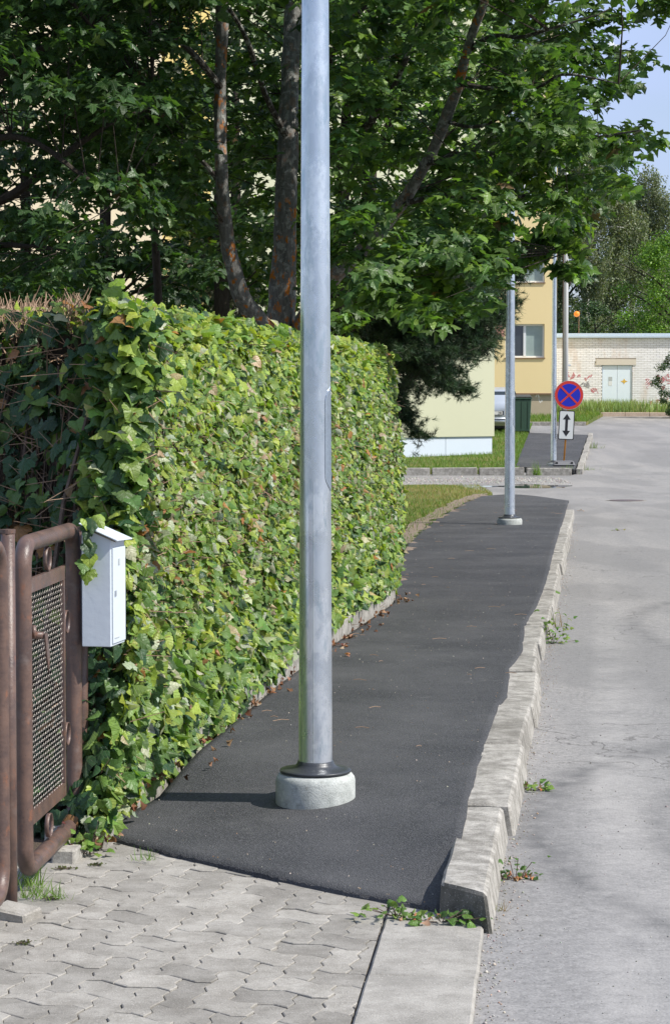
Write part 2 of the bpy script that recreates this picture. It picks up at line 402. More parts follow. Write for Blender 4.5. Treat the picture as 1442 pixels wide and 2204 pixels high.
# ------------------------------------------------------------------ mesh helpers
def link(name, me, parent=None, mat=None, smooth=False, loc=None, rot=None):
    if isinstance(me, bmesh.types.BMesh):
        bm = me
        me = bpy.data.meshes.new(name)
        bm.normal_update()
        bm.to_mesh(me); bm.free()
    if mat is not None and not me.materials:
        for m in (mat if isinstance(mat, (list, tuple)) else [mat]):
            me.materials.append(MAT[m] if isinstance(m, str) else m)
    if smooth:
        me.polygons.foreach_set('use_smooth', [True] * len(me.polygons))
    o = bpy.data.objects.new(name, me)
    COL.objects.link(o)
    if parent is not None: o.parent = parent
    if loc is not None: o.location = loc
    if rot is not None: o.rotation_euler = rot
    return o
def tag(o, label=None, cat=None, group=None, kind=None):
    if label: o['label'] = label
    if cat: o['category'] = cat
    if group: o['group'] = group
    if kind: o['kind'] = kind
    return o
def thing(name, loc, label, cat, group=None, rz=0.0):
    o = bpy.data.objects.new(name, None)
    COL.objects.link(o)
    o.location = loc
    o.rotation_euler = (0, 0, rz)
    o.empty_display_size = 0.1
    return tag(o, label, cat, group)
def structure(name, me, mat, smooth=False):
    return tag(link(name, me, None, mat, smooth), kind='structure')
def box(bm, x0, x1, y0, y1, z0, z1, bevel=0.0, seg=1, mi=0, mtx=None):
    vs = [bm.verts.new((x, y, z)) for x in (x0, x1) for y in (y0, y1) for z in (z0, z1)]
    F = [(0, 1, 3, 2), (4, 6, 7, 5), (0, 4, 5, 1), (2, 3, 7, 6), (0, 2, 6, 4), (1, 5, 7, 3)]
    fs = [bm.faces.new([vs[i] for i in f]) for f in F]
    geo = vs
    if bevel > 0:
        es = list({e for f in fs for e in f.edges})
        r = bmesh.ops.bevel(bm, geom=es, offset=bevel, segments=seg, affect='EDGES')
        geo = list({v for f in r['faces'] for v in f.verts} | {v for v in vs if v.is_valid})
        fs = list({f for v in geo for f in v.link_faces})
    for f in fs:
        if f.is_valid: f.material_index = mi
    if mtx is not None:
        bmesh.ops.transform(bm, matrix=mtx, verts=[v for v in geo if v.is_valid])
    return geo
def boxm(*a, **k):
    bm = bmesh.new(); box(bm, *a, **k); return bm
def tube(bm, pts, rad, seg=10, caps=True, jit=0.0):
    pts = [Vector(p) for p in pts]
    n = len(pts)
    rings = []
    ref = Vector((1, 0, 0))
    for i, p in enumerate(pts):
        d = (pts[min(i + 1, n - 1)] - pts[max(i - 1, 0)]).normalized()
        if i == 0:
            ref = Vector((1, 0, 0)) if abs(d.x) < 0.9 else Vector((0, 1, 0))
        a = (ref - d * ref.dot(d)).normalized()
        ref = a
        b = d.cross(a)
        r = rad[i] if isinstance(rad, (list, tuple)) else rad
        ring = []
        for j in range(seg):
            t = 2 * math.pi * j / seg
            rr = r * (1 + jit * noise.noise(p * 3 + Vector((j * 1.7, 0, 0))))
            ring.append(bm.verts.new(p + a * math.cos(t) * rr + b * math.sin(t) * rr))
        rings.append(ring)
    for i in range(n - 1):
        for j in range(seg):
            k2 = (j + 1) % seg
            bm.faces.new((rings[i][j], rings[i][k2], rings[i + 1][k2], rings[i + 1][j]))
    if caps:
        bm.faces.new(rings[0][::-1]); bm.faces.new(rings[-1])
def lathe(bm, prof, seg=48, loc=(0, 0, 0)):
    rings = []
    for r, z in prof:
        if r < 1e-6:
            rings.append([bm.verts.new((loc[0], loc[1], z + loc[2]))])
        else:
            rings.append([bm.verts.new((loc[0] + r * math.cos(2 * math.pi * j / seg), loc[1] + r * math.sin(2 * math.pi * j / seg), z + loc[2])) for j in range(seg)])
    for a, b in zip(rings, rings[1:]):
        for j in range(seg):
            k2 = (j + 1) % seg
            if len(a) == 1: bm.faces.new((a[0], b[k2], b[j]))
            elif len(b) == 1: bm.faces.new((a[j], a[k2], b[0]))
            else: bm.faces.new((a[j], a[k2], b[k2], b[j]))
def spline(pts, n):
    """smooth resampling of a list of vectors"""
    pts = [Vector(p) for p in pts]
    out = []
    m = len(pts) - 1
    for i in range(n):
        t = i / (n - 1) * m
        k0 = min(int(t), m - 1); f = t - k0
        p0 = pts[max(k0 - 1, 0)]; p1 = pts[k0]; p2 = pts[k0 + 1]; p3 = pts[min(k0 + 2, m)]
        out.append(0.5 * ((2 * p1) + (p2 - p0) * f + (2 * p0 - 5 * p1 + 4 * p2 - p3) * f * f + (3 * p1 - p0 - 3 * p2 + p3) * f ** 3))
    return out
def resample(pts, n):
    pts = [Vector(p) for p in pts]
    L = [0]
    for a, b in zip(pts, pts[1:]): L.append(L[-1] + (b - a).length)
    out = []
    for i in range(n):
        s = L[-1] * i / (n - 1)
        j = 0
        while j < len(L) - 2 and L[j + 1] < s: j += 1
        f = (s - L[j]) / max(L[j + 1] - L[j], 1e-9)
        out.append(pts[j].lerp(pts[j + 1], f))
    return out
def sheet_from_rows(rows, thick=0.0):
    bm = bmesh.new()
    vr = [[bm.verts.new(p) for p in r] for r in rows]
    for a, b in zip(vr, vr[1:]):
        for j in range(len(a) - 1):
            bm.faces.new((a[j], a[j + 1], b[j + 1], b[j]))
    if thick:
        ring = vr[0] + [r[-1] for r in vr[1:]] + vr[-1][-2::-1] + [r[0] for r in vr[-2:0:-1]]
        low = [bm.verts.new(v.co - Vector((0, 0, thick))) for v in ring]
        for i in range(len(ring)):
            j = (i + 1) % len(ring)
            bm.faces.new((ring[i], low[i], low[j], ring[j]))
    return bm

def batch(name, tv, tf, P, Rm, sc, tint, mat, parent=None, kind=None, uv=True):
    """many copies of a small template as one mesh (numpy)"""
    n = len(P); kv = len(tv)
    tv = np.asarray(tv, float)
    V = np.einsum('nij,kj->nki', Rm, tv)
    sc = np.asarray(sc)
    V = V * (sc[:, None, None] if sc.ndim == 1 else sc[:, None, :]) + P[:, None, :]
    V = V.reshape(-1, 3)
    lens = np.array([len(f) for f in tf]); flat = np.concatenate([np.array(f) for f in tf])
    loops = (flat[None, :] + (np.arange(n) * kv)[:, None]).reshape(-1)
    tot = np.tile(lens, n)
    st = np.concatenate(([0], np.cumsum(tot)[:-1]))
    me = bpy.data.meshes.new(name)
    me.vertices.add(len(V)); me.vertices.foreach_set('co', V.astype(np.float32).ravel())
    me.loops.add(len(loops)); me.loops.foreach_set('vertex_index', loops.astype(np.int32))
    me.polygons.add(len(tot)); me.polygons.foreach_set('loop_start', st.astype(np.int32))
    me.update(calc_edges=True)
    at = me.attributes.new('tint', 'FLOAT_COLOR', 'POINT')
    c = np.ones((n, kv, 4), np.float32); c[:, :, :3] = tint[:, None, :]
    at.data.foreach_set('color', c.ravel())
    if uv:
        u = me.uv_layers.new(name='UVMap')
        u.data.foreach_set('uv', tv[flat][:, :2].astype(np.float32)[None].repeat(n, 0).ravel())
    me.materials.append(MAT[mat])
    o = bpy.data.objects.new(name, me); COL.objects.link(o)
    if parent is not None: o.parent = parent
    if kind: o['kind'] = kind
    return o
def frames(nrm, tip):
    z = nrm / np.linalg.norm(nrm, axis=1, keepdims=True)
    y = tip - z * (tip * z).sum(1, keepdims=True)
    y /= np.maximum(np.linalg.norm(y, axis=1, keepdims=True), 1e-6)
    x = np.cross(y, z)
    return np.stack([x, y, z], axis=2)
def leaf_template(half, centre, fold=0.25, curl=0.12):
    """half outline from stem to tip; fan faces about the centre"""
    pts = list(half) + [(-x, y) for x, y in half[-2:0:-1]]
    v = [(centre[0], centre[1], 0.03)]
    for x, y in pts:
        v.append((x, y, -abs(x) * fold - curl * (y - centre[1]) ** 2 + 0.05 * math.sin(9 * x + 7 * y)))
    n = len(pts)
    f = [(0, 1 + i, 1 + (i + 1) % n) for i in range(n)]
    v = np.array(v); v[:, 1] -= 0.0
    return v, f
MAPLE = [leaf_template([(0, 0), (.30, -.10), (.18, .10), (.54, .30), (.19, .36), (.22, .62), (0, .92)], (0, .25), .2, .3),
         leaf_template([(0, 0), (.26, -.04), (.2, .12), (.48, .36), (.17, .40), (.16, .62), (0, .85)], (0, .28), .5, .1),
         leaf_template([(0, 0), (.34, -.06), (.17, .10), (.52, .22), (.2, .33), (.25, .58), (0, .88)], (0, .25), -.1, .6)]
def toothed(half, k_=.045):
    out = [half[0]]
    for a, b in zip(half, half[1:]):
        mx_, my_ = (a[0] + b[0]) / 2, (a[1] + b[1]) / 2
        dx_, dy_ = b[0] - a[0], b[1] - a[1]
        L = math.hypot(dx_, dy_)
        if L > .2: out.append((mx_ + dy_ / L * k_, my_ - dx_ / L * k_)); out.append((a[0] + dx_ * .62 , a[1] + dy_ * .62))
        out.append(b)
    return out
HEDGE = [leaf_template(toothed([(0, 0), (.27, -.12), (.42, .06), (.50, .30), (.33, .36), (.27, .56), (.12, .68), (0, .90)]), (0, .28), .30, .45),
         leaf_template(toothed([(0, 0), (.24, -.08), (.38, .10), (.40, .34), (.26, .42), (0, .92)]), (0, .3), .75, .3),
         leaf_template(toothed([(0, 0), (.3, -.10), (.46, .14), (.30, .44), (0, .78)]), (0, .28), -.25, .7),
         leaf_template([(0, 0), (.16, .10), (.22, .34), (.14, .58), (0, .88)], (0, .35), 1.1, -.3)]
TRI4 = (np.array([(0, 0, 0), (.28, .5, .04), (0, 1, 0), (-.28, .5, -.04)]), [(0, 1, 2, 3)])

def scatter_leaves(parent, templates, P, nrm, tip, size, tint, mat, n_parts=0, keyd=None, part='leaf', stuff='foliage'):
    """the n_parts leaves that show largest become parts, the others one mass"""
    n = len(P)
    Rm = frames(nrm, tip)
    vi = rng.integers(0, len(templates), n)
    chosen = np.zeros(n, bool)
    if n_parts:
        idx = np.argsort(keyd)[:n_parts]
        chosen[idx] = True
        # palette meshes
        pal = {}
        for i in idx:
            q = (vi[i], tuple(np.round(tint[i] * 12).astype(int)))
            if q not in pal:
                tv, tf = templates[vi[i]]
                me = bpy.data.meshes.new(part)
                me.from_pydata([tuple(x) for x in tv], [], [tuple(f) for f in tf])
                at = me.attributes.new('tint', 'FLOAT_COLOR', 'POINT')
                at.data.foreach_set('color', np.tile(np.append(tint[i], 1.0), len(tv)).astype(np.float32))
                u = me.uv_layers.new(name='UVMap')
                fl = np.concatenate([np.array(f) for f in tf])
                u.data.foreach_set('uv', np.asarray(tv)[fl][:, :2].astype(np.float32).ravel())
                me.materials.append(MAT[mat])
                pal[q] = me
            o = bpy.data.objects.new(part, pal[q]); COL.objects.link(o)
            o.parent = parent
            m = Matrix.Identity(4)
            for a in range(3):
                for b in range(3): m[a][b] = Rm[i, a, b] * size[i]
                m[a][3] = P[i, a]
            o.matrix_parent_inverse = Matrix.Identity(4)
            o.matrix_basis = m
    for v in range(len(templates)):
        s = (vi == v) & ~chosen
        if not s.any(): continue
        tv, tf = templates[v]
        if v == 0: acc = []
        acc.append((tv, tf, P[s], Rm[s], size[s], tint[s]))
    # merge the variants into ONE object
    objs = [batch(stuff, a[0], a[1], a[2], a[3], a[4], a[5], mat, parent) for a in acc]
    join(objs)
    objs[0]['kind'] = 'stuff'
    return objs[0]
def join(objs):
    """numpy join of leaf batches into the first object's mesh"""
    if len(objs) < 2: return
    V, LI, LT, C, U = [], [], [], [], []
    off = 0
    for o in objs:
        me = o.data
        a = np.empty(len(me.vertices) * 3, np.float32); me.vertices.foreach_get('co', a); V.append(a)
        b = np.empty(len(me.loops), np.int32); me.loops.foreach_get('vertex_index', b); LI.append(b + off)
        c = np.empty(len(me.polygons), np.int32); me.polygons.foreach_get('loop_total', c); LT.append(c)
        d = np.empty(len(me.vertices) * 4, np.float32); me.attributes['tint'].data.foreach_get('color', d); C.append(d)
        e = np.empty(len(me.loops) * 2, np.float32); me.uv_layers[0].data.foreach_get('uv', e); U.append(e)
        off += len(me.vertices)
    V, LI, LT, C, U = map(np.concatenate, (V, LI, LT, C, U))
    me = bpy.data.meshes.new(objs[0].name)
    me.vertices.add(len(V) // 3); me.vertices.foreach_set('co', V)
    me.loops.add(len(LI)); me.loops.foreach_set('vertex_index', LI)
    me.polygons.add(len(LT)); me.polygons.foreach_set('loop_start', np.concatenate(([0], np.cumsum(LT)[:-1])).astype(np.int32))
    me.update(calc_edges=True)
    me.attributes.new('tint', 'FLOAT_COLOR', 'POINT').data.foreach_set('color', C)
    me.uv_layers.new(name='UVMap').data.foreach_set('uv', U)
    me.materials.append(objs[0].data.materials[0])
    objs[0].data = me
    for o in objs[1:]: bpy.data.objects.remove(o)
def palette(n, cols, w, jitter=0.18):
    w = np.array(w, float); w /= w.sum()
    c = np.array(cols)[rng.choice(len(cols), n, p=w)]
    return np.clip(c * (1 + rng.normal(0, jitter, (n, 1))) * (1 + rng.normal(0, jitter * 0.3, (n, 3))), 0.005, 0.9)
def unit(v): return v / np.maximum(np.linalg.norm(v, axis=1, keepdims=True), 1e-9)

# ================================================================== SETTING
def grid_sheet(x0, x1, nx, ys, off, xf=None, thick=0.0, nz=0.0):
    rows = []
    for Y in ys:
        a, b = (x0, x1) if xf is None else xf(Y)
        rows.append([Vector((a + (b - a) * i / nx, Y, gz(Y) + off + (nz * noise.noise(Vector((a + (b - a) * i / nx, Y, 0)) * 1.3) if nz else 0))) for i in range(nx + 1)])
    return sheet_from_rows(rows, thick)
ys = [-400, -60, -8] + list(np.linspace(0, 70 * K, 71)) + [180, 400, 900, 1900]
structure('ground', grid_sheet(-900, 900, 40, ys, -0.06), 'ground')
ys = [-12] + list(np.linspace(-6, 57.4 * K, 200))
structure('road', grid_sheet(-35, 34, 60, ys, 0.0), 'road')

# line of the kerb: outer top edge
KD = Vector((0.185, 0.983 * K, 0)).normalized()
KN = Vector((KD.y, -KD.x, 0))            # to the road
K0 = Vector((0.495, 4.57 * K, 0))
def kerb_x(Y): return K0.x + (Y - K0.y) * KD.x / KD.y

# ---- footpath
lp = [G(205, 1803, .02), G(262, 1755, .05), G(345, 1700, .1), G(470, 1590, .12), G(600, 1480, .12), G(720, 1391, .12), G(848, 1302, .12), G(851, 1215, .12), G(880, 1168, .12), G(930, 1124, .12), G(1000, 1084, .12), G(1055, 1063, .10)]
rp = [G(943, 1966, .02), G(984, 1805, .13), G(1003, 1713, .13), G(1022, 1650, .13), G(1039, 1597, .13), G(1066, 1520, .13), G(1085, 1500, .13), G(1090, 1440, .13), G(1118, 1405, .13), G(1124, 1345, .13), G(1150, 1305, .13), G(1172, 1250, .13), G(1184, 1200, .13), G(1205, 1130, .13), G(1222, 1074, .10)]
NR, NCc = 260, 40
L_ = resample(lp, NR); R_ = resample(rp, NR)
rows = []
for i in range(NR):
    a, b = L_[i], R_[i]
    r = []
    d0 = (i / (NR - 1)) * 20.0
    for j in range(NCc + 1):
        u = j / NCc
        p = a.lerp(b, u)
        if i < 30:   # the near end bows
            bow = math.sin(u * math.pi) * 0.06 * (1 - i / 30)
            p.y -= bow * 0.6 * K
            if i == 0:
                p.y += 0.016 * noise.noise(Vector((u * 22, 0, 5))) + 0.006 * noise.noise(Vector((u * 60, 0, 5)))
        if i > NR - 20:
            p.y += math.sin(u * math.pi) * 0.9 * K * ((i - NR + 20) / 20) ** 2
        if u > .9: p.x += .016 * (u - .9) / .1
        if j == NCc:
            p.x += 0.006 * noise.noise(Vector((1, p.y * 9, 0))) + 0.008 * noise.noise(Vector((1, p.y * 2.7, 3)))
        s = min(max((i / (NR - 1) * 20.6) / 1.15, 0), 1); s = s * s * (3 - 2 * s)
        e = max(0.0, min(1.0, (20.2 - d0) / 1.2))
        sr = min(max((i / (NR - 1) * 20.6) / 0.62, 0), 1); sr = sr * sr * (3 - 2 * sr)
        kk_ = max(0, (u - .72) / .28)
        s = s + (sr - s) * kk_
        z = 0.036 + (0.1 + .001 * kk_) * s * (0.25 + 0.75 * e)
        z += 0.0010 * noise.noise(Vector((p.x * 1.3, p.y * .4, 0)))
        r.append(Vector((p.x, p.y, z + gz(p.y))))
    rows.append(r)
structure('footpath', sheet_from_rows(rows, 0.045), 'asphalt', True)

# ---- kerb stones
def stone_mesh(L, Wd, H, bev=0.012, chip=0.006, seed=0, taper=0.02, nx=10, skew=0.0):
    bm = bmesh.new()
    box(bm, 0, L, 0, Wd, 0, H)
    bmesh.ops.bevel(bm, geom=[e for e in bm.edges if max(v.co.z for v in e.verts) > H - 1e-4 and (e.verts[0].co.z + e.verts[1].co.z) > H], offset=bev, segments=1, affect='EDGES')
    for i in range(1, nx):
        x = L * i / nx
        bmesh.ops.bisect_plane(bm, geom=bm.verts[:] + bm.edges[:] + bm.faces[:], plane_co=(x, 0, 0), plane_no=(1, 0, 0))
    for i in range(1, 4):
        bmesh.ops.bisect_plane(bm, geom=bm.verts[:] + bm.edges[:] + bm.faces[:], plane_co=(0, Wd * i / 4, 0), plane_no=(0, 1, 0))
    for v in bm.verts:
        t = v.co.z / H
        q = Vector((v.co.x * 5 + seed * 13.1, v.co.y * 9, v.co.z * 9))
        edge = 1.0 if (v.co.z > H - bev * 1.5 and (v.co.y < bev * 1.5 or v.co.y > Wd - bev * 1.5 or v.co.x < bev * 1.5 or v.co.x > L - bev * 1.5)) else 0.10
        n_ = noise.noise_vector(q) * chip * edge
        big = noise.noise(Vector((v.co.x * 1.5 + seed * 7, 0, 0))) * chip * .6
        v.co += Vector((n_.x * .6, n_.y * .6 + big * (v.co.y / Wd), n_.z * .5 - (max(0, noise.noise(q * 1.6) - .12) * chip * 2.6 if edge == 1 else 0)))
        v.co.y += -taper * t * (v.co.y / Wd) * 0.6
        if skew and v.co.x < L * 0.5:
            v.co.x += skew * (v.co.y / Wd) * (1 - v.co.x / (L * 0.5))
    return bm
kerb = tag(bpy.data.objects.new('kerb', None), kind='structure'); COL.objects.link(kerb)
s = 0.0; i = 0
lens = [q_ * K for q_ in [1.05, 1.0, 0.87, 0.55, 0.42, 0.5, 0.5, 0.8, 0.95, 0.9, 1.0, 1.0, 1.0, 0.95, 1.0, 1.0, 1.0, 1.0, 0.95, 0.9]]
offs = [0.0, 0.014, 0.0, 0.026, 0.018, -0.012, -0.030, -0.012, 0.0, 0.01, 0.0, -0.01, 0.01, 0, 0.01, 0, 0, 0, 0, 0]
rr = random.Random(5)
ang0 = math.atan2(KD.y, KD.x)
while s < 18.3 * K and i < len(lens):
    Ls = lens[i]
    H = 0.30
    bm = stone_mesh(Ls - 0.045, 0.172 if i == 0 else 0.205, H, seed=i, chip=0.005, nx=16)
    for v in bm.verts:      # battered road face
        if v.co.y < 0.08: v.co.y -= 0.055 * (1 - v.co.z / H)
    # local x along the kerb, local y towards the footpath
    if i == 0:
        for v in bm.verts:      # broken near end, its path side corner set back
            if v.co.x < 0.5: v.co.x += (0.17 * (v.co.y / 0.17) + 0.03 * v.co.z / H) * (1 - v.co.x / 0.5)
        bm.normal_update()
        for f in bm.faces:
            if f.normal.x < -0.5: f.material_index = 1  # near end face takes the much darker concrete
    p = K0 + KD * s + KN * offs[i]
    zt = 0.129 + rr.uniform(-.010, .006)
    if i >= 16: zt -= 0.02 * (i - 15)
    o = link('kerb_stone', bm, kerb, ['kerb', 'kerb_dark'], False, (p.x, p.y, zt - H), (R(rr.uniform(-1.2, 1.2)), R(rr.uniform(-.15, .15)), ang0 + R(rr.uniform(-.5, .5))))
    s += Ls; i += 1
# flat dropped slabs at the drive
slabs = tag(bpy.data.objects.new('dropped_kerb', None), kind='structure'); COL.objects.link(slabs)
SD = Vector((0.15, 0.9887 * K, 0)).normalized()
SN = Vector((SD.y, -SD.x, 0))
s0 = Vector((0.178, 4.72 * K, 0))
cur = 0.13 * K
for i, Ls in enumerate((0.66 * K, K, K, K)):
    bm = stone_mesh(Ls - 0.012, 0.335, 0.15, bev=0.008, chip=0.005, seed=40 + i, taper=0.0)
    p = s0 - SD * (Ls - cur) + SN * 0.335
    cur -= Ls
    link('kerb_slab', bm, slabs, 'slab', False, (p.x, p.y, -0.126 - 0.004 * (i % 2)), (0, R(0.3 * (-1) ** i), math.atan2(SD.y, SD.x)))
# ---- paved drive: wavy concrete blocks in herringbone bond
drive = tag(bpy.data.objects.new('driveway', None), kind='structure'); COL.objects.link(drive)
wv = 0.092
TH = R(-17)
O = Vector((-0.9, 4.3, 0))
def lat(i, j, dx=0, dy=0):
    return Vector(((i + dx) * wv, (j + dy) * wv, 0))
def hoff(t): return 0.011 * math.sin(math.pi * t)          # wave of the long joints
def voff(t):
    f = t - math.floor(t)
    return 0.0 if f < 0.30 or f > 0.72 else (0.010 if f < 0.52 else -0.008)
def block_outline(i, j, w, h):
    pts = []
    for k_ in range(w):
        for t in (0.0, 0.5): pts.append(((i + k_ + t) * wv, j * wv + hoff(i + k_ + t)))
    for k_ in range(h):
        for t in (0.0, 0.36, 0.64): pts.append(((i + w) * wv + voff(t), (j + k_ + t) * wv))
    for k_ in range(w):
        for t in (0.0, 0.5): pts.append(((i + w - k_ - t) * wv, (j + h) * wv + hoff(i + w - k_ - t)))
    for k_ in range(h):
        for t in (0.0, 0.36, 0.64): pts.append((i * wv + voff(1 - t), (j + h - k_ - t) * wv))
    return pts
def block_bm(i, j, w, h):
    c = Vector(((i + w / 2) * wv, (j + h / 2) * wv, 0))
    out = [Vector((x, y, 0)) - c for x, y in block_outline(i, j, w, h)]
    bm = bmesh.new()
    def ring(ins, z):
        r = []
        for p in out:
            q = Vector((p.x - math.copysign(min(ins, abs(p.x)), p.x), p.y - math.copysign(min(ins, abs(p.y)), p.y), z))
            r.append(bm.verts.new(q))
        return r
    a, b, d = ring(0.0014, -0.06), ring(0.0014, -0.0022), ring(0.0036, 0.0)
    n = len(out)
    for x, y in ((a, b), (b, d)):
        for q in range(n): bm.faces.new((x[q], x[(q + 1) % n], y[(q + 1) % n], y[q]))
    bm.faces.new(d)
    return bm, c
def on_drive(p):
    # in front of the asphalt edge and left of the slabs
    return p
cT, sT = math.cos(TH), math.sin(TH)
KM = Matrix.Diagonal((1, K, 1, 1)) @ Matrix.Rotation(TH, 4, 'Z')
cache = {}
npv = 0
for i in range(-19, 20):
    for j in range(-17, 20):
        kk = (i - j) % 4
        if kk == 0: w, h = 2, 1
        elif kk == 3: w, h = 1, 2
        else: continue
        c = Vector(((i + w / 2) * wv, (j + h / 2) * wv, 0))
        wc = O + Vector((c.x * cT - c.y * sT, c.x * sT + c.y * cT, 0))
        wr = Vector((wc.x, wc.y * K, 0))
        side = (wr - s0).dot(SN)
        if side > 0.10 or wc.y < 3.3 or wc.x < -2.0 or wc.y > 5.75 : continue
        # the asphalt covers what lies beyond its edge
        edge_y = 5.52 + (wc.x + 0.95) * (4.75 - 5.52) / (0.36 + 0.95)
        if wc.x > -1.05 and wc.y > edge_y + 0.16: continue
        rnd = random.Random(i * 91 + j)
        zz = 0.021 + rnd.uniform(-.003, .002)
        tilt = (R(rnd.uniform(-1.0, 1.0)), R(rnd.uniform(-.8, .8)), R(rnd.uniform(-.5, .5)))
        if side > -0.15:
            bm, cc = block_bm(i, j, w, h)
            mt = Matrix.Translation(Vector((wr.x, wr.y, zz))) @ KM
            bmesh.ops.transform(bm, matrix=mt, verts=bm.verts[:])
            rlt = bmesh.ops.bisect_plane(bm, geom=bm.verts[:] + bm.edges[:] + bm.faces[:], plane_co=s0 - SN * 0.005, plane_no=SN, clear_outer=True)
            ed = [e for e in rlt['geom_cut'] if isinstance(e, bmesh.types.BMEdge)]
            if ed: bmesh.ops.edgeloop_fill(bm, edges=ed)
            if len(bm.faces) < 4: bm.free(); continue
            link('paving_block', bm, drive, 'paver')
        else:
            key = (w, h, i % 2)
            if key not in cache:
                bm, cc = block_bm(i % 2, j % 2 if False else 0, w, h)
                bmesh.ops.transform(bm, matrix=KM, verts=bm.verts[:])
                me = bpy.data.meshes.new('paving_block'); bm.normal_update(); bm.to_mesh(me); bm.free()
                me.materials.append(MAT['paver'])
                cache[key] = me
            link('paving_block', cache[key], drive, None, False, (wr.x, wr.y, zz), tilt)
        npv += 1
structure('joint_sand', sheet_from_rows([[Vector((x, y * K, 0.012 + 0.004 * noise.noise(Vector((x * 9, y * 9, 0))))) for x in np.linspace(-2.4, 0.172 + (y - 4.72) * 0.1517, 30)] for y in np.linspace(2.9, 5.9, 34)]), 'sand')
# garden soil behind gate and hedge
def prop_x(Y): return -0.97 + 0.2394 * (Y / K - 5.4)
structure('garden_soil', grid_sheet(0, 0, 20, np.linspace(5.3 * K, 13.5 * K, 30), 0.03, xf=lambda Y: (-12, prop_x(Y) - 0.1), nz=0.02), 'soil')
# low concrete edging under the hedge
edging = tag(bpy.data.objects.new('hedge_edging', None), kind='structure'); COL.objects.link(edging)
HU = Vector((0.2328, 0.9725 * K, 0)).normalized(); HN = Vector((HU.y, -HU.x, 0))
A0 = Vector((-0.985, 5.35 * K, 0))
KH = 1.573
s = -0.22; i = 0
while s < 6.15 * KH:
    bm = stone_mesh(0.98, 0.09, 0.3, bev=0.006, chip=0.004, seed=70 + i, taper=0)
    p = A0 + HU * s + HN * (0.035)
    link('edging_stone', bm, edging, 'kerb', False, (p.x, p.y, 0.05 - 0.3 + min(0.20, 0.02 + 0.10 * max(0, s + .2))), (0, 0, math.atan2(HU.y, HU.x)))
    s += 1.0; i += 1

# ---- lawns
def left_path_x(Y):
    pts = [(p.x, p.y) for p in lp[6:]]
    pts = sorted(pts, key=lambda q: q[1])
    if Y <= pts[0][1]: return pts[0][0]
    for a, b in zip(pts, pts[1:]):
        if Y <= b[1]: return a[0] + (b[0] - a[0]) * (Y - a[1]) / (b[1] - a[1])
    return pts[-1][0]
structure('lawn', grid_sheet(0, 0, 40, np.linspace(11.4 * K, 27.3 * K, 60), 0.10, xf=lambda Y: (-14, left_path_x(Y) + 0.05 - max(0, Y / K - 25) * 0.2), thick=0.1, nz=0.03), 'lawn')
structure('needle_litter', sheet_from_rows([[Vector((left_path_x(Y) + x - 0.24 - 0.1 * noise.noise(Vector((Y, 1, 0))), Y, 0.1395 + gz(Y) - abs(x - .3) * .05)) for x in np.linspace(-.02, .26 + 0.20 * noise.noise(Vector((Y * 1.7, 0, 0))) + .12 * noise.noise(Vector((Y * 6, 0, 0))), 8)] for Y in np.linspace(12.4 * K, 24.3 * K, 110)]), speckled('needle_litter', (0.20, 0.155, 0.12), (0.32, 0.25, 0.20), 14, 0.95, 0.015, 70, dark=(26, (0.05, 0.045, 0.04), 0.8, 0.3)))
# second stretch of path, kerb and lawn beyond the side street
p2 = [G(1104, 1004, .13), G(1236, 1010, .13), G(1264, 936, .13), G(1134, 931, .13)]
structure('far_footpath', sheet_from_rows([[p2[0].lerp(p2[3], t).lerp(p2[1].lerp(p2[2], t), u) for u in np.linspace(0, 1, 8)] for t in np.linspace(0, 1, 20)] and
          [[Vector((q.x, q.y, gz(q.y) + 0.13)) for q in [p2[0].lerp(p2[3], t).lerp(p2[1].lerp(p2[2], t), u) for u in np.linspace(0, 1, 8)]] for t in np.linspace(0, 1, 20)], 0.1), 'asphalt')
def far_left(Y):
    a, b = p2[0], p2[3]
    return a.x + (b.x - a.x) * (Y - a.y) / (b.y - a.y)
structure('far_lawn', grid_sheet(0, 0, 40, np.linspace(32.25 * K, 50.2 * K, 60), 0.115, xf=lambda Y: (-22, far_left(max(Y, p2[0].y))), thick=0.1, nz=0.02), 'lawn')
fk = tag(bpy.data.objects.new('side_street_kerb', None), kind='structure'); COL.objects.link(fk)
x = G(1240, 1024, 0).x - 0.1
i = 0
Yk = 31.95 * K
while x > -6:
    bm = stone_mesh(1.03, 0.15, 0.30, bev=0.012, chip=0.008, seed=100 + i, taper=0, nx=5)
    link('kerb_stone', bm, fk, 'kerb', False, (x - 1.03, Yk, gz(Yk) + 0.175 - 0.30), (0, R(rr.uniform(-.6, .6)), R(rr.uniform(-.8, .8))))
    x -= 1.08; i += 1
fk2 = tag(bpy.data.objects.new('roadside_kerb', None), kind='structure'); COL.objects.link(fk2)
a, b = G(1239, 1010, .12), G(1266, 934, .12)
d = (b - a); n_ = int(d.length / K)
for q in range(n_):
    p = a.lerp(b, q / n_)
    bm = stone_mesh(d.length / n_ - .03, 0.15, 0.30, bev=0.012, chip=0.008, seed=130 + q, taper=0, nx=4)
    p3 = a.lerp(b, (q + 1) / n_)
    link('kerb_stone', bm, fk2, 'kerb', False, (p.x + 0.15, p.y, gz(p.y) + 0.14 - 0.30 + rr.uniform(-.02, .01)), (0, -math.atan2(gz(p3.y) - gz(p.y), K), math.atan2(d.y, d.x) + R(rr.uniform(-.7, .7))))
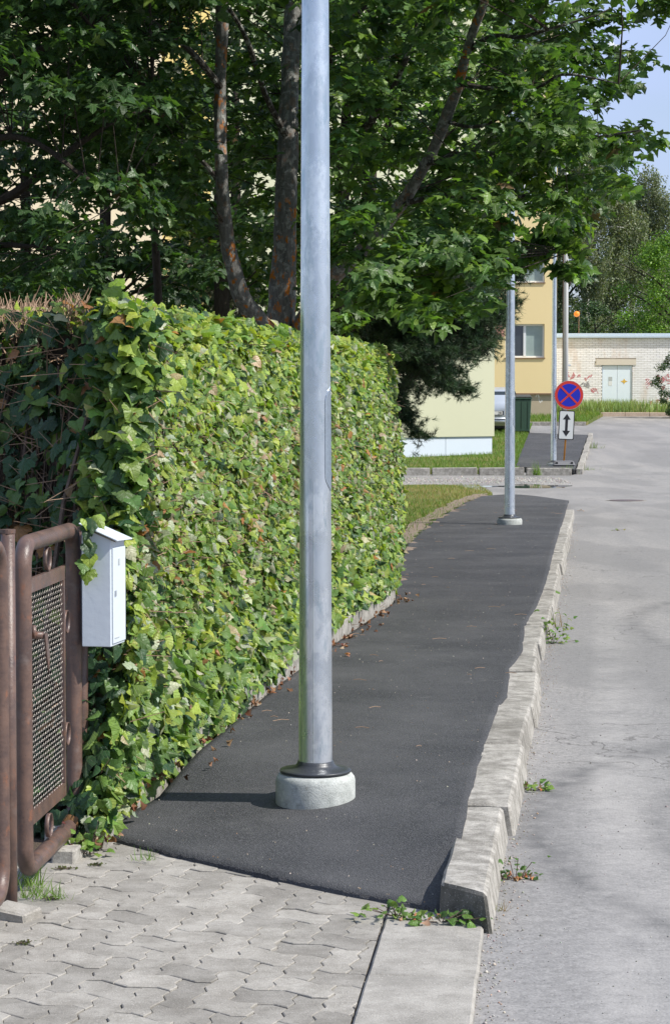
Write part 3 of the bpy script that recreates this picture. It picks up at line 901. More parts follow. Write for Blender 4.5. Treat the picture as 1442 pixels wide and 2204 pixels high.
# verge in front of the garages
def verge_right(Y): return 9.15 + (Y / K - 51) * (10.9 - 9.15) / 6
structure('verge', grid_sheet(0, 0, 10, np.linspace(51.3 * K, 57.3 * K, 12), 0.12, xf=lambda Y: (-4, verge_right(Y)), thick=0.12, nz=0.03), 'lawn')
structure('garage_verge', grid_sheet(-4, 32, 30, np.linspace(57.5 * K, 64 * K, 8), 0.13, thick=0.13, nz=0.03), 'lawn')
vk = tag(bpy.data.objects.new('verge_kerb', None), kind='structure'); COL.objects.link(vk)
for q in range(9):
    link('kerb_stone', stone_mesh(0.98, 0.15, 0.3, seed=160 + q, nx=3, taper=0), vk, 'kerb', False, (0.2 + q * 1.0, 51.1 * K, gz(51.1 * K) + 0.15 - 0.3 + rr.uniform(-.01, .01)))
gk = tag(bpy.data.objects.new('garage_kerb', None), kind='structure'); COL.objects.link(gk)
for q in range(13):
    link('kerb_stone', stone_mesh(0.99, 0.15, 0.3, seed=180 + q, nx=3, taper=0), gk, 'kerb_pink', False, (10.9 + q * 1.01, 57.35 * K, gz(57.35 * K) + 0.16 - 0.3 + rr.uniform(-.01, .01)))
# puddle and gravel of the side street
c0 = G(1150, 1047, 0.0)
pts = []
bm = bmesh.new()
for q in range(40):
    t = 2 * math.pi * q / 40
    rad = 1 + 0.35 * noise.noise(Vector((math.cos(t) * 1.5, math.sin(t) * 1.5, 2)))
    pts.append(bm.verts.new((c0.x + 0.72 * rad * math.cos(t), c0.y + 0.62 * K * rad * math.sin(t), gz(c0.y) + 0.005)))
bm.faces.new(pts)
tag(link('puddle', bm, None, 'water'), kind='structure')
bm = bmesh.new()
pts = [bm.verts.new((c0.x - 1.3 + 0.8 * math.cos(t) * (1 + .3 * math.sin(3 * t)), c0.y - .1 + 0.22 * K * math.sin(t), gz(c0.y) + 0.005)) for t in np.linspace(0, 2 * math.pi, 28)[:-1]]
bm.faces.new(pts)
tag(link('puddle', bm, None, 'water'), kind='structure')
# cover in the road
c1 = G(1347, 1077, 0.004)
cv = thing('manhole_cover', c1, 'dark round iron manhole cover sunk in the road beyond the footpath end', 'manhole cover')
bm = bmesh.new(); lathe(bm, [(0, 0.002), (0.28, 0.002), (0.30, 0.004), (0.30, -0.02)], 32)
link('lid', bm, cv, 'rust')
bm = bmesh.new(); lathe(bm, [(0.305, 0.0), (0.345, 0.003), (0.345, -0.02)], 32)
link('rim', bm, cv, 'kerb')

# ================================================================== HEDGE
HH = 2.17
def hedge_s0(z):   # where the near end starts along the hedge
    return (0.02 + 0.50 * min(1, max(0, (z - 0.15) / 1.7)) ** 0.8) * KH
HL = 6.35 * KH
ED = Vector((-0.70, 0.72, 0)).normalized()      # direction of the near end face, away from the corner
EN = Vector((-ED.y, ED.x, 0)) * 1.0              # its outward normal
EN = Vector((-0.72, -0.70, 0)).normalized()
hedge = thing('hedge', (A0.x - 0.1, A0.y + 4.5, 0.02), 'tall clipped hedge of lobed vine leaves standing along the footpath behind the brown gate', 'hedge')
hedge_org = np.array(hedge.location)
def hp(s, d, z):   # s along, d inward depth
    return A0 + HU * s - HN * d + Vector((0, 0, z))
def front_bulge(s, z):
    return 0.045 * noise.noise(Vector((s * 1.1, z * 1.3, 4))) + 0.03 * noise.noise(Vector((s * 3.1, z * 3.3, 9))) + 0.05 * math.sin(min(1, z / 1.9) * math.pi) - 0.10 * max(0, (z - 1.85) / 0.35) ** 2 + (0.06 * (1 - min(1, s / 1.2)) if z < 1.0 and s < 1.2 else 0) 
def top_h(s): return HH + 0.03 * noise.noise(Vector((s * 1.2, 0, 0))) + 0.02 * math.sin(s * 2.1) - 0.02 * s / 9
Pn, Nn, Tn, Sn, Cn = [], [], [], [], []
def add_leaf(p, n, t, s_, c):
    Pn.append(p); Nn.append(n); Tn.append(t); Sn.append(s_); Cn.append(c)
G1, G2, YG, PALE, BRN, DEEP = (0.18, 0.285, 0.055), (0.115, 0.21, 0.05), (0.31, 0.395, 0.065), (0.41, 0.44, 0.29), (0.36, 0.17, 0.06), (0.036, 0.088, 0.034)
TAN = (0.42, 0.33, 0.20)
pr = random.Random(3)
def pick(ws):
    cs = (G1, G2, YG, PALE, BRN, DEEP, TAN)
    c = pr.choices(cs, ws)[0]
    j = pr.gauss(1, 0.17)
    return (c[0] * j * pr.gauss(1, .07), c[1] * j, c[2] * j * pr.gauss(1, .1))
for _ in range(41000):
    z = 0.06 + pr.random() ** 0.95 * (HH - 0.02)
    s_ = pr.uniform(hedge_s0(z) - 0.02, HL)
    d = -front_bulge(s_, z) + abs(pr.gauss(0, 0.032)) - 0.025
    lowedge = 0.10 + 0.05 * noise.noise(Vector((s_ * 3, 1, 1))) + (0.0 if s_ < 1.5 else min(.17, (s_ - 1.5) * .05))
    if z < lowedge: continue
    p = hp(s_, d, z)
    mid = math.exp(-((z - 1.25) / 0.55) ** 2) * min(1, s_ / 0.6)
    low = max(0, 1 - z / 0.9)
    topw = max(0, (z - 1.7) / 0.4)
    dryn = 0.5 + 0.9 * noise.noise(Vector((s_ * 1.6, z * 1.8, 7)))
    if mid * dryn > 0.25 and pr.random() < 0.28 * mid: continue
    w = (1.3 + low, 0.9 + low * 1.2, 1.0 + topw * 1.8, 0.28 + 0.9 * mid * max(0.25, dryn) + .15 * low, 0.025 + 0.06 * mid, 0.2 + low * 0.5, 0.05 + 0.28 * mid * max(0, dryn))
    n = HN * 0.85 + Vector((0, 0, 0.5)) + Vector((pr.gauss(0, .55), pr.gauss(0, .5) - .25, pr.gauss(0, .45)))
    t = Vector((pr.gauss(0, .8), pr.gauss(0, .8), -.8 + pr.gauss(0, .7)))
    add_leaf(p, n, t, (0.034 + 0.064 * pr.random() ** 1.5) * (1.15 if low > .3 else (0.80 if mid > .5 else .92)), pick(w))
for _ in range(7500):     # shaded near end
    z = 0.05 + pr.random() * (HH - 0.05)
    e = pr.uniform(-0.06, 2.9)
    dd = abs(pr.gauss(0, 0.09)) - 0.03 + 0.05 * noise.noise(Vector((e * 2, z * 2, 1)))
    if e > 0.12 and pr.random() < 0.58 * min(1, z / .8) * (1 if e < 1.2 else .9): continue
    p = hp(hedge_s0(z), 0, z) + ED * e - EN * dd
    w = (0.35, 0.8, 0.04, 0.0, 0.12, 2.0, 0.0)  # mostly the deep green: shade of this end put into leaf colour
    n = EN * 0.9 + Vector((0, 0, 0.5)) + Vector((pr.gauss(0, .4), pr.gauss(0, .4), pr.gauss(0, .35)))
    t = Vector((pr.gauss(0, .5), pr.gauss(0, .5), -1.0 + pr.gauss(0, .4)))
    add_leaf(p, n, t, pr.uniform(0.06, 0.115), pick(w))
for _ in range(6500):     # top
    s_ = pr.uniform(0.42, HL); d = pr.uniform(-0.02, 1.15)
    p = hp(s_, d, top_h(s_) - 0.05 * (1 if d < 0.06 else 0) - abs(pr.gauss(0, .035)) + 0.02)
    if p.x / p.y < -.17 / K and pr.random() < .55: continue
    if (p - hp(hedge_s0(HH), 0, 0)).dot(EN) > .05: continue
    w = (1.2, 0.5, 1.6, 0.2, 0.12, 0.1, 0.1)
    n = Vector((pr.gauss(0, .4), pr.gauss(0, .4), 1)) + HN * .2
    t = Vector((pr.gauss(0, 1), pr.gauss(0, 1), pr.gauss(.3, .5)))
    add_leaf(p, n, t, pr.uniform(0.05, 0.095), pick(w))
for _ in range(1500):     # far end
    z = 0.1 + pr.random() * (HH - 0.1); d = pr.uniform(0, 1.1)
    p = hp(HL + pr.gauss(0, .04), d, z)
    n = HU + Vector((pr.gauss(0, .4), pr.gauss(0, .4), .5)); t = Vector((pr.gauss(0, .5), pr.gauss(0, .5), -1))
    add_leaf(p, n, t, pr.uniform(0.06, 0.10), pick((1, 1, .4, .2, .02, .3, 0)))
for _ in range(420):      # ragged green mass at the near corner and near top
    z = pr.uniform(1.1, HH + 0.0); e = pr.uniform(-0.08, 0.22)
    p = hp(hedge_s0(z), 0, z) + ED * e - EN * (pr.uniform(-0.07, 0.02)) + HN * pr.uniform(0, .05)
    add_leaf(p, EN * .4 + HN * .5 + Vector((pr.gauss(0, .4), pr.gauss(0, .4), .6)), Vector((pr.gauss(0, .5), pr.gauss(0, .5), -1)), pr.uniform(.07, .115), pick((1.2, 1, .6, .02, .02, .5, 0)))
for (px_, py_) in ((186, 1118), (196, 1132), (183, 1150), (190, 1172), (184, 1206), (193, 1195), (200, 1116), (208, 1108), (192, 1225), (268, 1150), (275, 1180), (270, 1240)):
    p = W(px_, py_, 5.385 if px_ < 250 else 5.62)
    add_leaf(p, Vector((.3, -.8, .4)) + Vector((pr.gauss(0, .2), pr.gauss(0, .2), 0)), Vector((pr.gauss(0, .5), 0, -1)), .075, pick((1, 1, .5, .1, .05, .5, 0)))
for (sx, dz) in ((1.0, .05), (1.06, .09), (1.12, .04), (.95, .03), (1.6, .03), (2.4, .04), (4.1, .03), (5.2, .05), (7.0, .04)):   # shoots above the top
    p = hp(sx, 0.12, top_h(sx) + dz)
    add_leaf(p, Vector((-.1, -.6, .7)), Vector((.3, 0, 1)), 0.085, (0.20, 0.32, 0.03))
P = np.array(Pn) - hedge_org; N_ = np.array(Nn); T_ = np.array(Tn); S_ = np.array(Sn); C_ = np.clip(np.array(Cn), 0.004, .8)
cx = np.array([0, 0, CAMZ]) - hedge_org
key = np.linalg.norm(P - cx, axis=1) / S_
vis = (P + hedge_org)
front_ok = (vis[:, 0] / vis[:, 1] > -0.186 / K) & (vis[:, 2] < 2.2) & (N_[:, 1] < 0.3)
key = np.where(front_ok, key, 1e6)
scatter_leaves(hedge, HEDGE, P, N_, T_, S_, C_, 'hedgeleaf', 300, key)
# inner wood of the hedge: dense branches
bm = bmesh.new()
pr2 = random.Random(8)
def H2(v): return v - hedge.location
for _ in range(700):     # crossing stems inside
    s_ = pr2.uniform(0.1, HL); z = 0.0
    d = pr2.uniform(0.10, 0.9)
    a = hp(s_, d, 0.02); b = hp(s_ + pr2.gauss(0, .18), d + pr2.gauss(0, .1), pr2.uniform(1.3, HH - .05))
    if (a - hp(hedge_s0(.1), 0, 0)).dot(EN) > -.1 or (b - hp(hedge_s0(b.z), 0, 0)).dot(EN) > -.1: continue
    if max((v_ - A0).dot(HN) for v_ in (a, b)) > -.08: continue
    m = a.lerp(b, .5) + Vector((pr2.gauss(0, .05), pr2.gauss(0, .05), 0))
    tube(bm, [H2(a), H2(m), H2(b)], [0.012, 0.009, 0.005], 4, False)
for _ in range(300):     # stems at the shaded near end
    e = pr2.uniform(0.22, 2.2); dd = pr2.uniform(0.05, 0.35)
    z1 = pr2.uniform(.9, HH)
    a = hp(hedge_s0(0.1), 0, 0.02) + ED * e - EN * dd
    b = hp(hedge_s0(z1), 0, z1) + ED * max(.2, e + pr2.gauss(0, .18)) - EN * pr2.uniform(0.03, .3)
    m = a.lerp(b, pr2.uniform(.3, .7)) + Vector((pr2.gauss(0, .05), pr2.gauss(0, .04), 0))
    r0 = pr2.choice((.003, .004, .005, .007, .011))
    tube(bm, [H2(a), H2(m), H2(b)], [r0 * 1.3, r0, r0 * .5], 5, False)
link('stems', bm, hedge, 'twig')['kind'] = 'stuff'
bm = bmesh.new()
for _ in range(8500):    # clipped twig ends, thickest on the near top and where leaves are thin
    m_ = pr2.random()
    if m_ < 0.42:
        z = HH + pr2.uniform(-.12, 0.0); e = pr2.uniform(0.0, 2.9)
        p = hp(hedge_s0(z), 0, z) + ED * e - EN * abs(pr2.gauss(0.0, .35)); dr = Vector((pr2.gauss(0, .6), pr2.gauss(0, .6), 1.0)); L = pr2.uniform(.03, .11)
    elif m_ < 0.86:
        z = max(.15, min(HH - .1, pr2.gauss(1.25, .5))); s_ = pr2.uniform(hedge_s0(z), HL)
        p = hp(s_, -front_bulge(s_, z) + 0.03, z); dr = HN * .6 + Vector((pr2.gauss(0, .6), pr2.gauss(0, .6), pr2.gauss(0, .8))); L = pr2.uniform(.03, .12)
    else:
        z = pr2.uniform(.2, HH - .1); p = hp(hedge_s0(z), 0, z) + ED * pr2.uniform(0, 2.2) - EN * pr2.uniform(0, .2); dr = Vector((pr2.gauss(0, 1), pr2.gauss(0, .6), pr2.gauss(.3, .7))); L = pr2.uniform(.06, .3)
    if m_ < .42 and p.x / p.y > -.175 / K: continue
    dr.normalize()
    q = H2(p)
    tube(bm, [q, q + dr * L], [.0026, .0014], 3, False)
k = NT('clipped_twig')
k.pbr(k.mix(k.noise(8, 4), (0.20, 0.115, 0.07), (0.40, 0.28, 0.19)), 0.85)
MAT['clipped'] = k.m
link('twigs', bm, hedge, 'clipped')['kind'] = 'stuff'
# solid dark core added to block light, in place of dense twigs
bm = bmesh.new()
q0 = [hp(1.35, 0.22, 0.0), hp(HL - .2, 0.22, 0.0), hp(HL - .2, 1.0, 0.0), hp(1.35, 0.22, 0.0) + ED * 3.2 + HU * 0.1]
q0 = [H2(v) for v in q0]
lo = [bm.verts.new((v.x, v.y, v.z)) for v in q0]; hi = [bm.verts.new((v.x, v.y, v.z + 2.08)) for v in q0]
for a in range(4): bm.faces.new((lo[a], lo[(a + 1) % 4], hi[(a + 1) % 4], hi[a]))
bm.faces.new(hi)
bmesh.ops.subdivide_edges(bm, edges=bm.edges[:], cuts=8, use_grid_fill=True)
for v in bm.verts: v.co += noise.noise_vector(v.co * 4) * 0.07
link('light_block_core', bm, hedge, 'bark_dark')
# dry leaves lying under the hedge
tmpl = leaf_template([(0, 0), (.3, .1), (.4, .4), (.2, .6), (0, .9)], (0, .3), 1.4, -0.9)
n = 230
sv = rng.uniform(-0.25, 6.4 * KH, n); dv = -np.abs(rng.normal(0.045, .07, n))
clump = rng.random(n) < 0.75
sv = np.where(clump, np.round(sv * 2.1) / 2.1 + rng.normal(0, .06, n), sv)
Pd = np.array([A0 + HU * float(s_) - HN * float(d_) for s_, d_ in zip(sv, dv)])
Pd[:, 2] = np.where(sv > 0.9, 0.145, 0.06 + 0.085 * np.clip(sv + .2, 0, 1.1) / 1.1)+ rng.uniform(0, .025, n)
Nd = rng.normal(0, .7, (n, 3)) + [0, 0, .8]; Td = rng.normal(0, 1, (n, 3))
o = batch('dry_leaves', tmpl[0], tmpl[1], Pd, frames(Nd, Td), rng.uniform(.016, .042, n), palette(n, [(0.18, .085, .045), (.28, .17, .10), (.12, .06, .035), (.36, .28, .20)], [3, 3, 2, 1]), 'dry')
tag(o, 'brown curled dry leaves and twigs lying along the foot of the hedge', 'fallen leaves', kind='stuff')
# crumbs and twigs on path and road
n = 900
Pd = np.zeros((n, 3)); t = rng.random(n) ** 1.4
for a in range(n):
    i0 = int(t[a] * (NR - 1)); u = rng.random()
    r_ = rows[0] if False else None
    p = L_[i0].lerp(R_[i0], u); Pd[a] = (p.x, p.y, 0.146 if i0 > 16 else 0.05 + 0.006 * i0)
o = batch('path_crumbs', tmpl[0], tmpl[1], Pd, frames(rng.normal(0, .4, (n, 3)) + [0, 0, 1], rng.normal(0, 1, (n, 3))), rng.uniform(.0025, .007, n), palette(n, [(.42, .36, .28), (.3, .2, .12), (.55, .5, .42)], [3, 2, 2]), 'dry')
tag(o, 'tiny pale crumbs and bits of leaf scattered on the black footpath', 'litter', kind='stuff')
bm = bmesh.new()
rs = random.Random(4)
for _ in range(60):
    i0 = int(rs.random() ** 1.5 * (NR - 40)) + 22; u = rs.random() ** 1.5
    p = L_[i0].lerp(R_[i0], u); p.z = 0.148
    a = rs.uniform(-.5, .5) ; L = rs.uniform(.02, .11)
    dr = Vector((math.cos(a), math.sin(a), 0))
    tube(bm, [p, p + dr * L * .5 + Vector((0, L * .1, .004)), p + dr * L], .0016, 4)
tag(link('twig_scatter', bm, None, 'clipped'), 'thin dry twigs scattered over the black footpath', 'twigs', kind='stuff')
# gravel along the kerb foot
n = 3600
s_ = (rng.random(n) ** 1.6 * 17 - 1.6) * K
off = np.abs(rng.normal(0, .055, n)) + 0.005
Pd = np.zeros((n, 3))
Pd[:, 0] = K0.x + KD.x * s_ + KN.x * off; Pd[:, 1] = K0.y + KD.y * s_ + KN.y * off; Pd[:, 2] = 0.002
OCT = (np.array([(1, 0, 0), (0, 1, 0), (-1, 0, 0), (0, -1, 0), (0, 0, .7), (0, 0, -.7)], float), [(0, 1, 4), (1, 2, 4), (2, 3, 4), (3, 0, 4), (1, 0, 5), (2, 1, 5), (3, 2, 5), (0, 3, 5)])
o = batch('kerbside_grit', OCT[0], OCT[1], Pd, frames(rng.normal(0, .4, (n, 3)) + [0, 0, 1], rng.normal(0, 1, (n, 3))), rng.gamma(2, .0010, n) + .0008, palette(n, [(.40, .37, .33), (.33, .30, .26), (.48, .43, .37), (.38, .28, .20)], [4, 3, 2, 1]), 'dry')
tag(o, 'sand and small grit gathered at the foot of the kerb', 'grit', kind='stuff')
n = 2600
Pd = np.zeros((n, 3)); Pd[:, 1] = (3.6 + rng.random(n) ** 1.7 * 14) * K
Pd[:, 0] = [kerb_x(y) + rng.uniform(.05, 3.5) for y in Pd[:, 1]]; Pd[:, 2] = .001
o = batch('road_grit', OCT[0], OCT[1], Pd, frames(rng.normal(0, .4, (n, 3)) + [0, 0, 1], rng.normal(0, 1, (n, 3))), rng.gamma(2, .0009, n) + .0008, palette(n, [(.33, .31, .29), (.22, .21, .20), (.42, .40, .36)], [4, 4, 1]), 'dry')
tag(o, 'loose grit scattered over the pale worn road', 'grit', kind='stuff')
n = 3500
Pd = np.zeros((n, 3)); Pd[:, 1] = rng.normal(30.4, .5, n) * K; Pd[:, 0] = rng.uniform(-1, 5.0, n); Pd[:, 2] = [gz(y) + .004 for y in Pd[:, 1]]
o = batch('gravel', OCT[0], OCT[1], Pd, frames(rng.normal(0, .4, (n, 3)) + [0, 0, 1], rng.normal(0, 1, (n, 3))), rng.uniform(.006, .022, n), palette(n, [(.45, .43, .40), (.3, .28, .26), (.55, .52, .48)], [4, 3, 2]), 'dry')
tag(o, 'loose gravel lying in the side street before its kerb', 'gravel', kind='stuff')

# ================================================================== LAMP POSTS
def lamp_post(loc, label, first=None, hatch_rot=0.0, arm_rot=0.0):
    if first is not None:
        r = first.copy(); COL.objects.link(r); r.location = loc; r['label'] = label
        for ch in first.children:
            c = ch.copy(); COL.objects.link(c); c.parent = r
            for g_ in ch.children:
                d_ = g_.copy(); COL.objects.link(d_); d_.parent = c
        return r
    t = thing('lamp_post', loc, label, 'lamp post', 'galvanised lamp posts along the footpath')
    bm = bmesh.new(); lathe(bm, [(0.0, -0.3), (0.165, -0.3), (0.1655, 0.055), (0.162, 0.070), (0.152, 0.083), (0.13, 0.088), (0, 0.088)], 64)
    link('concrete_footing', bm, t, 'footing', True)
    bm = bmesh.new(); lathe(bm, [(0.13, 0.089), (0.1475, 0.091), (0.1485, 0.0975), (0.146, 0.1005), (0.125, 0.1025), (0.100, 0.107), (0.084, 0.115), (0.0765, 0.126), (0.074, 0.136), (0.066, 0.136)], 64)
    link('collar', bm, t, 'collar', True)
    bm = bmesh.new()
    prof = []
    for z in (0.10, 0.5, 1.0, 2.0, 3.2, 4.5, 6.0, 8.0, 9.3):
        prof.append((0.0705 - 0.0046 * z, z))
    prof.append((0, 9.31))
    lathe(bm, prof, 64)
    sh = link('shaft', bm, t, 'galv', True)
    # service hatch, a curved plate a hair proud of the shaft
    bm = bmesh.new()
    zc, hh, aw = 1.475, 0.215, 0.62
    a0 = R(-50) + aw + hatch_rot
    g_ = []
    nz, na = 22, 12
    for iz in range(nz + 1):
        v = -1 + 2 * iz / nz
        z = zc + v * hh
        lim = aw * (1 - max(0, (abs(v) - 0.72) / 0.28) ** 2 * 0.98)
        r_ = 0.0705 - 0.0046 * z + 0.0016
        g_.append([bm.verts.new((r_ * math.cos(a0 - aw * 0 + lim * (-1 + 2 * ia / na)), r_ * math.sin(a0 + lim * (-1 + 2 * ia / na)), z)) for ia in range(na + 1)])
    for q in range(nz):
        for w_ in range(na):
            bm.faces.new((g_[q][w_], g_[q][w_ + 1], g_[q + 1][w_ + 1], g_[q + 1][w_]))
    link('service_hatch', bm, t, 'galv_dull', True)
    bm = bmesh.new()
    ptsl = []
    for iz in range(nz + 1):
        v = -1 + 2 * iz / nz; z = zc + v * hh
        lim = aw * (1 - max(0, (abs(v) - 0.72) / 0.28) ** 2 * 0.98); r_ = 0.0705 - 0.0046 * z + 0.002
        ptsl.append(Vector((r_ * math.cos(a0 - lim), r_ * math.sin(a0 - lim), z)))
    tube(bm, ptsl, 0.0013, 5)
    link('hatch_edge', bm, t, 'galv')
    bm = bmesh.new()      # seam weld up the front
    tube(bm, [Vector((0.0, -(0.0708 - 0.0046 * z), z)).lerp(Vector((-.012, -(0.0702 - 0.0046 * z), z)), .6) for z in np.linspace(.14, 1.3, 6)], .0012, 4)
    link('weld_seam', bm, t, 'galv')
    # arm and lantern over the road
    bm = bmesh.new()
    tube(bm, spline([(0, 0, 9.2), (0.05, 0, 9.6), (0.4, -.05, 9.82), (1.0, -.12, 9.86)], 12), .028, 10)
    link('arm', bm, t, 'galv', True)
    bm = bmesh.new()
    box(bm, 0.9, 1.55, -.24, .02, 9.83, 9.92, .03, 2)
    box(bm, 1.22, 1.36, -.14, -.08, 9.90, 9.98, .01)
    hd = link('lantern', bm, t, 'white')
    bm = bmesh.new(); box(bm, 1.0, 1.48, -.21, -.01, 9.818, 9.828)
    link('lantern_glass', bm, hd, 'curtain')
    return t
lp1 = lamp_post((-0.081, 5.76 * K, 0.134), 'nearest galvanised lamp post, filling the height of the view beside the hedge')
lamp_post((2.285, 18.25 * K, 0.132), 'second galvanised lamp post, standing where the footpath ends at the side street', lp1)
lamp_post((5.20, 33.2 * K, gz(33.2 * K) + 0.125), 'farthest galvanised lamp post, its concrete foot beside the no stopping sign', lp1)
up = thing('utility_pole', (7.45, 45.2 * K, gz(45.2 * K) + 0.1), 'pale slender utility pole with a rusty conduit rising behind the round sign', 'utility pole')
bm = bmesh.new(); lathe(bm, [(0.0, 0), (0.095, 0), (0.075, 5), (0.062, 9.2), (0, 9.25)], 20); link('shaft', bm, up, 'pole_concrete', True)
bm = bmesh.new(); tube(bm, [(-.105, -.02, 0.1), (-.095, -.02, 3), (-.088, -.02, 6.2)], .011, 8); link('conduit', bm, up, 'conduit')
for z in (2.2, 4.1, 5.6, 6.8):
    bm = bmesh.new(); box(bm, .06, .17, -.02, .02, z, z + .04); link('bracket', bm, up, 'galv')

# ================================================================== GATES
def frame_pipe(bm, p0, p1, z0, z1, r=0.031, rad=0.10):
    """rounded rectangle of pipe from p0 to p1"""
    u = (p1 - p0); L = u.length; u.normalize()
    def q(a, z): return Vector((p0.x + u.x * a, p0.y + u.y * a, z))
    pts = []
    def arc(ca, cz, s0_, s1_):
        for k_ in range(9):
            t = s0_ + (s1_ - s0_) * k_ / 8
            pts.append(q(ca + rad * math.cos(t), cz + rad * math.sin(t)))
    arc(L - rad, z1 - rad, math.pi / 2, 0); arc(L - rad, z0 + rad, 0, -math.pi / 2)
    arc(rad, z0 + rad, -math.pi / 2, -math.pi); arc(rad, z1 - rad, math.pi, math.pi / 2)
    pts.append(pts[0].copy())
    seg = 16; rings = []
    n = len(pts) - 1
    nb = Vector((u.y, -u.x, 0))
    for i_ in range(n):
        d_ = (pts[(i_ + 1) % n] - pts[i_ - 1]).normalized()
        b_ = d_.cross(nb)
        rings.append([bm.verts.new(pts[i_] + nb * r * math.cos(2 * math.pi * j / seg) + b_ * r * math.sin(2 * math.pi * j / seg)) for j in range(seg)])
    for i_ in range(n):
        A, B = rings[i_], rings[(i_ + 1) % n]
        for j in range(seg): bm.faces.new((A[j], A[(j + 1) % seg], B[(j + 1) % seg], B[j]))
    bmesh.ops.recalc_face_normals(bm, faces=bm.faces[:])
ga, gb = Vector((-1.093, 4.875 * K, 0)), Vector((-1.024, 5.45 * K, 0))
gu = (gb - ga).normalized(); gn = Vector((gu.y, -gu.x, 0))
gate = thing('garden_gate', (ga.x, ga.y, 0), 'rusty brown pipe garden gate leaf with a wire screen panel, closed beside the mailbox', 'gate')
def GL(v): return Vector(v) - gate.location
bm = bmesh.new(); frame_pipe(bm, GL(ga), GL(gb), 0.105, 1.262, 0.031, 0.085)
link('pipe_frame', bm, gate, 'rust', True)
def gq(a, z, off=0.0): return GL(ga + gu * a + gn * off + Vector((0, 0, z)))
GLn = (gb - ga).length
pa, pb, pz0, pz1 = 0.034, GLn - 0.20, 0.25, 1.135
def bar(bm, a0, a1, z0, z1, th=0.012, off=0.0):
    vs = []
    for o_ in (off - th / 2, off + th / 2):
        for (a_, z_) in ((a0, z0), (a1, z0), (a1, z1), (a0, z1)):
            vs.append(bm.verts.new(gq(a_, z_, o_)))
    for f in ((0, 1, 2, 3), (7, 6, 5, 4), (0, 4, 5, 1), (1, 5, 6, 2), (2, 6, 7, 3), (3, 7, 4, 0)):
        bm.faces.new([vs[x_] for x_ in f])
bw = 0.052
for (a0_, a1_, z0_, z1_) in ((pa, pb, pz1 - bw, pz1), (pa, pb, pz0, pz0 + bw), (pa, pa + .03, pz0 + bw + .001, pz1 - bw - .001), (pb - .03, pb, pz0 + bw + .001, pz1 - bw - .001)):
    bm = bmesh.new(); bar(bm, a0_, a1_, z0_, z1_, .014)
    bmesh.ops.recalc_face_normals(bm, faces=bm.faces[:])
    link('panel_bar', bm, gate, 'rust')
# wire screen: rows of loops
bm = bmesh.new()
nr_, ncl = 42, 14
a_0, a_1 = pa + .03, pb - .03
zz0, zz1 = pz0 + bw, pz1 - bw
for r_ in range(nr_):
    z_ = zz0 + (zz1 - zz0) * (r_ + .5) / nr_
    for c_ in range(ncl):
        ac = a_0 + (a_1 - a_0) * (c_ + 0.5 + (0.5 if r_ % 2 else 0)) / ncl
        if ac > a_1 - .012: continue
        ra, rz = (a_1 - a_0) / ncl * .70, (zz1 - zz0) / nr_ * .95
        pts = [gq(ac + ra * math.cos(t), z_ + rz * math.sin(t), .004 * math.cos(t * 2)) for t in np.linspace(-2.1, .7, 7)]
        tube(bm, pts, .0010, 3, False)
link('wire_screen', bm, gate, 'wire')['kind'] = 'stuff'
def ringbm(a_, z_, r0=.034, w=.045, vert=False, th=.004):
    bm = bmesh.new()
    n = 22
    vs = []
    for t in range(n):
        x_ = math.cos(2 * math.pi * t / n); y_ = math.sin(2 * math.pi * t / n)
        row = [bm.verts.new(gq(a_ + x_ * rr_, z_ + y_ * rr_, o_)) for rr_, o_ in ((r0, -w / 2), (r0, w / 2), (r0 - th, w / 2), (r0 - th, -w / 2))]
        vs.append(row)
    for t in range(n):
        A, B = vs[t], vs[(t + 1) % n]
        for k_ in range(4): bm.faces.new((A[k_], A[(k_ + 1) % 4], B[(k_ + 1) % 4], B[k_]))
    bmesh.ops.recalc_face_normals(bm, faces=bm.faces[:])
    return bm
for a_, z_ in ((GLn * .46, 1.183), (pb + .046, .915), (pb + .046, .480), (GLn * .46, .190)):
    link('spacer_ring', ringbm(a_, z_, .045, .016, th=.003), gate, 'rust', True)
bm = bmesh.new()
tube(bm, [gq(.08, .935, .0), gq(.08, .935, .055)], .013, 12); tube(bm, [gq(.08, .97, .02), gq(.072, .925, .024)], .009, 8)
link('latch', bm, gate, 'rust', True)
bm = bmesh.new()
for d_ in (0,):
    A = [gq(.07, .94, .058), gq(.115, .94, .058), gq(.135, .86, .062), (gq(.11, .80, .064)), gq(.085, .86, .062)]
    top = [bm.verts.new(x_) for x_ in A]; bot = [bm.verts.new(x_ + gn * .005) for x_ in A]
    bm.faces.new(top); bm.faces.new(bot[::-1])
    for q_ in range(5): bm.faces.new((top[q_], bot[q_], bot[(q_ + 1) % 5], top[(q_ + 1) % 5]))
bmesh.ops.recalc_face_normals(bm, faces=bm.faces[:])
link('latch_handle', bm, gate, 'rust')
# posts
for (x_, y_, h_, lab, zb) in ((-1.112, 4.735 * K, 1.315, 'rusty brown pipe gate post standing between the two gates at the left edge', 0.0), (-1.008, 5.535 * K, 1.25, 'rusty brown pipe gate post that carries the white mailbox', 0.0)):
    po = thing('gate_post', (x_, y_, 0.01), lab, 'gate post')
    bm = bmesh.new(); tube(bm, [(0, 0, -.2), (0, 0, .5), (0, 0, h_)], .0245, 18); link('pipe', bm, po, 'rust', True)
    bm = bmesh.new(); lathe(bm, [(0.0, h_ - .01), (.026, h_ - .01), (.0265, h_ + .004), (0, h_ + .006)], 18); link('cap', bm, po, 'rust')
g2a, g2b = Vector((-1.30, 3.45 * K, 0)), Vector((-1.122, 4.66 * K, 0))
gate2 = thing('drive_gate', (g2b.x, g2b.y, 0), 'rusty brown rounded pipe leaf of the drive gate cut off by the left edge', 'gate')
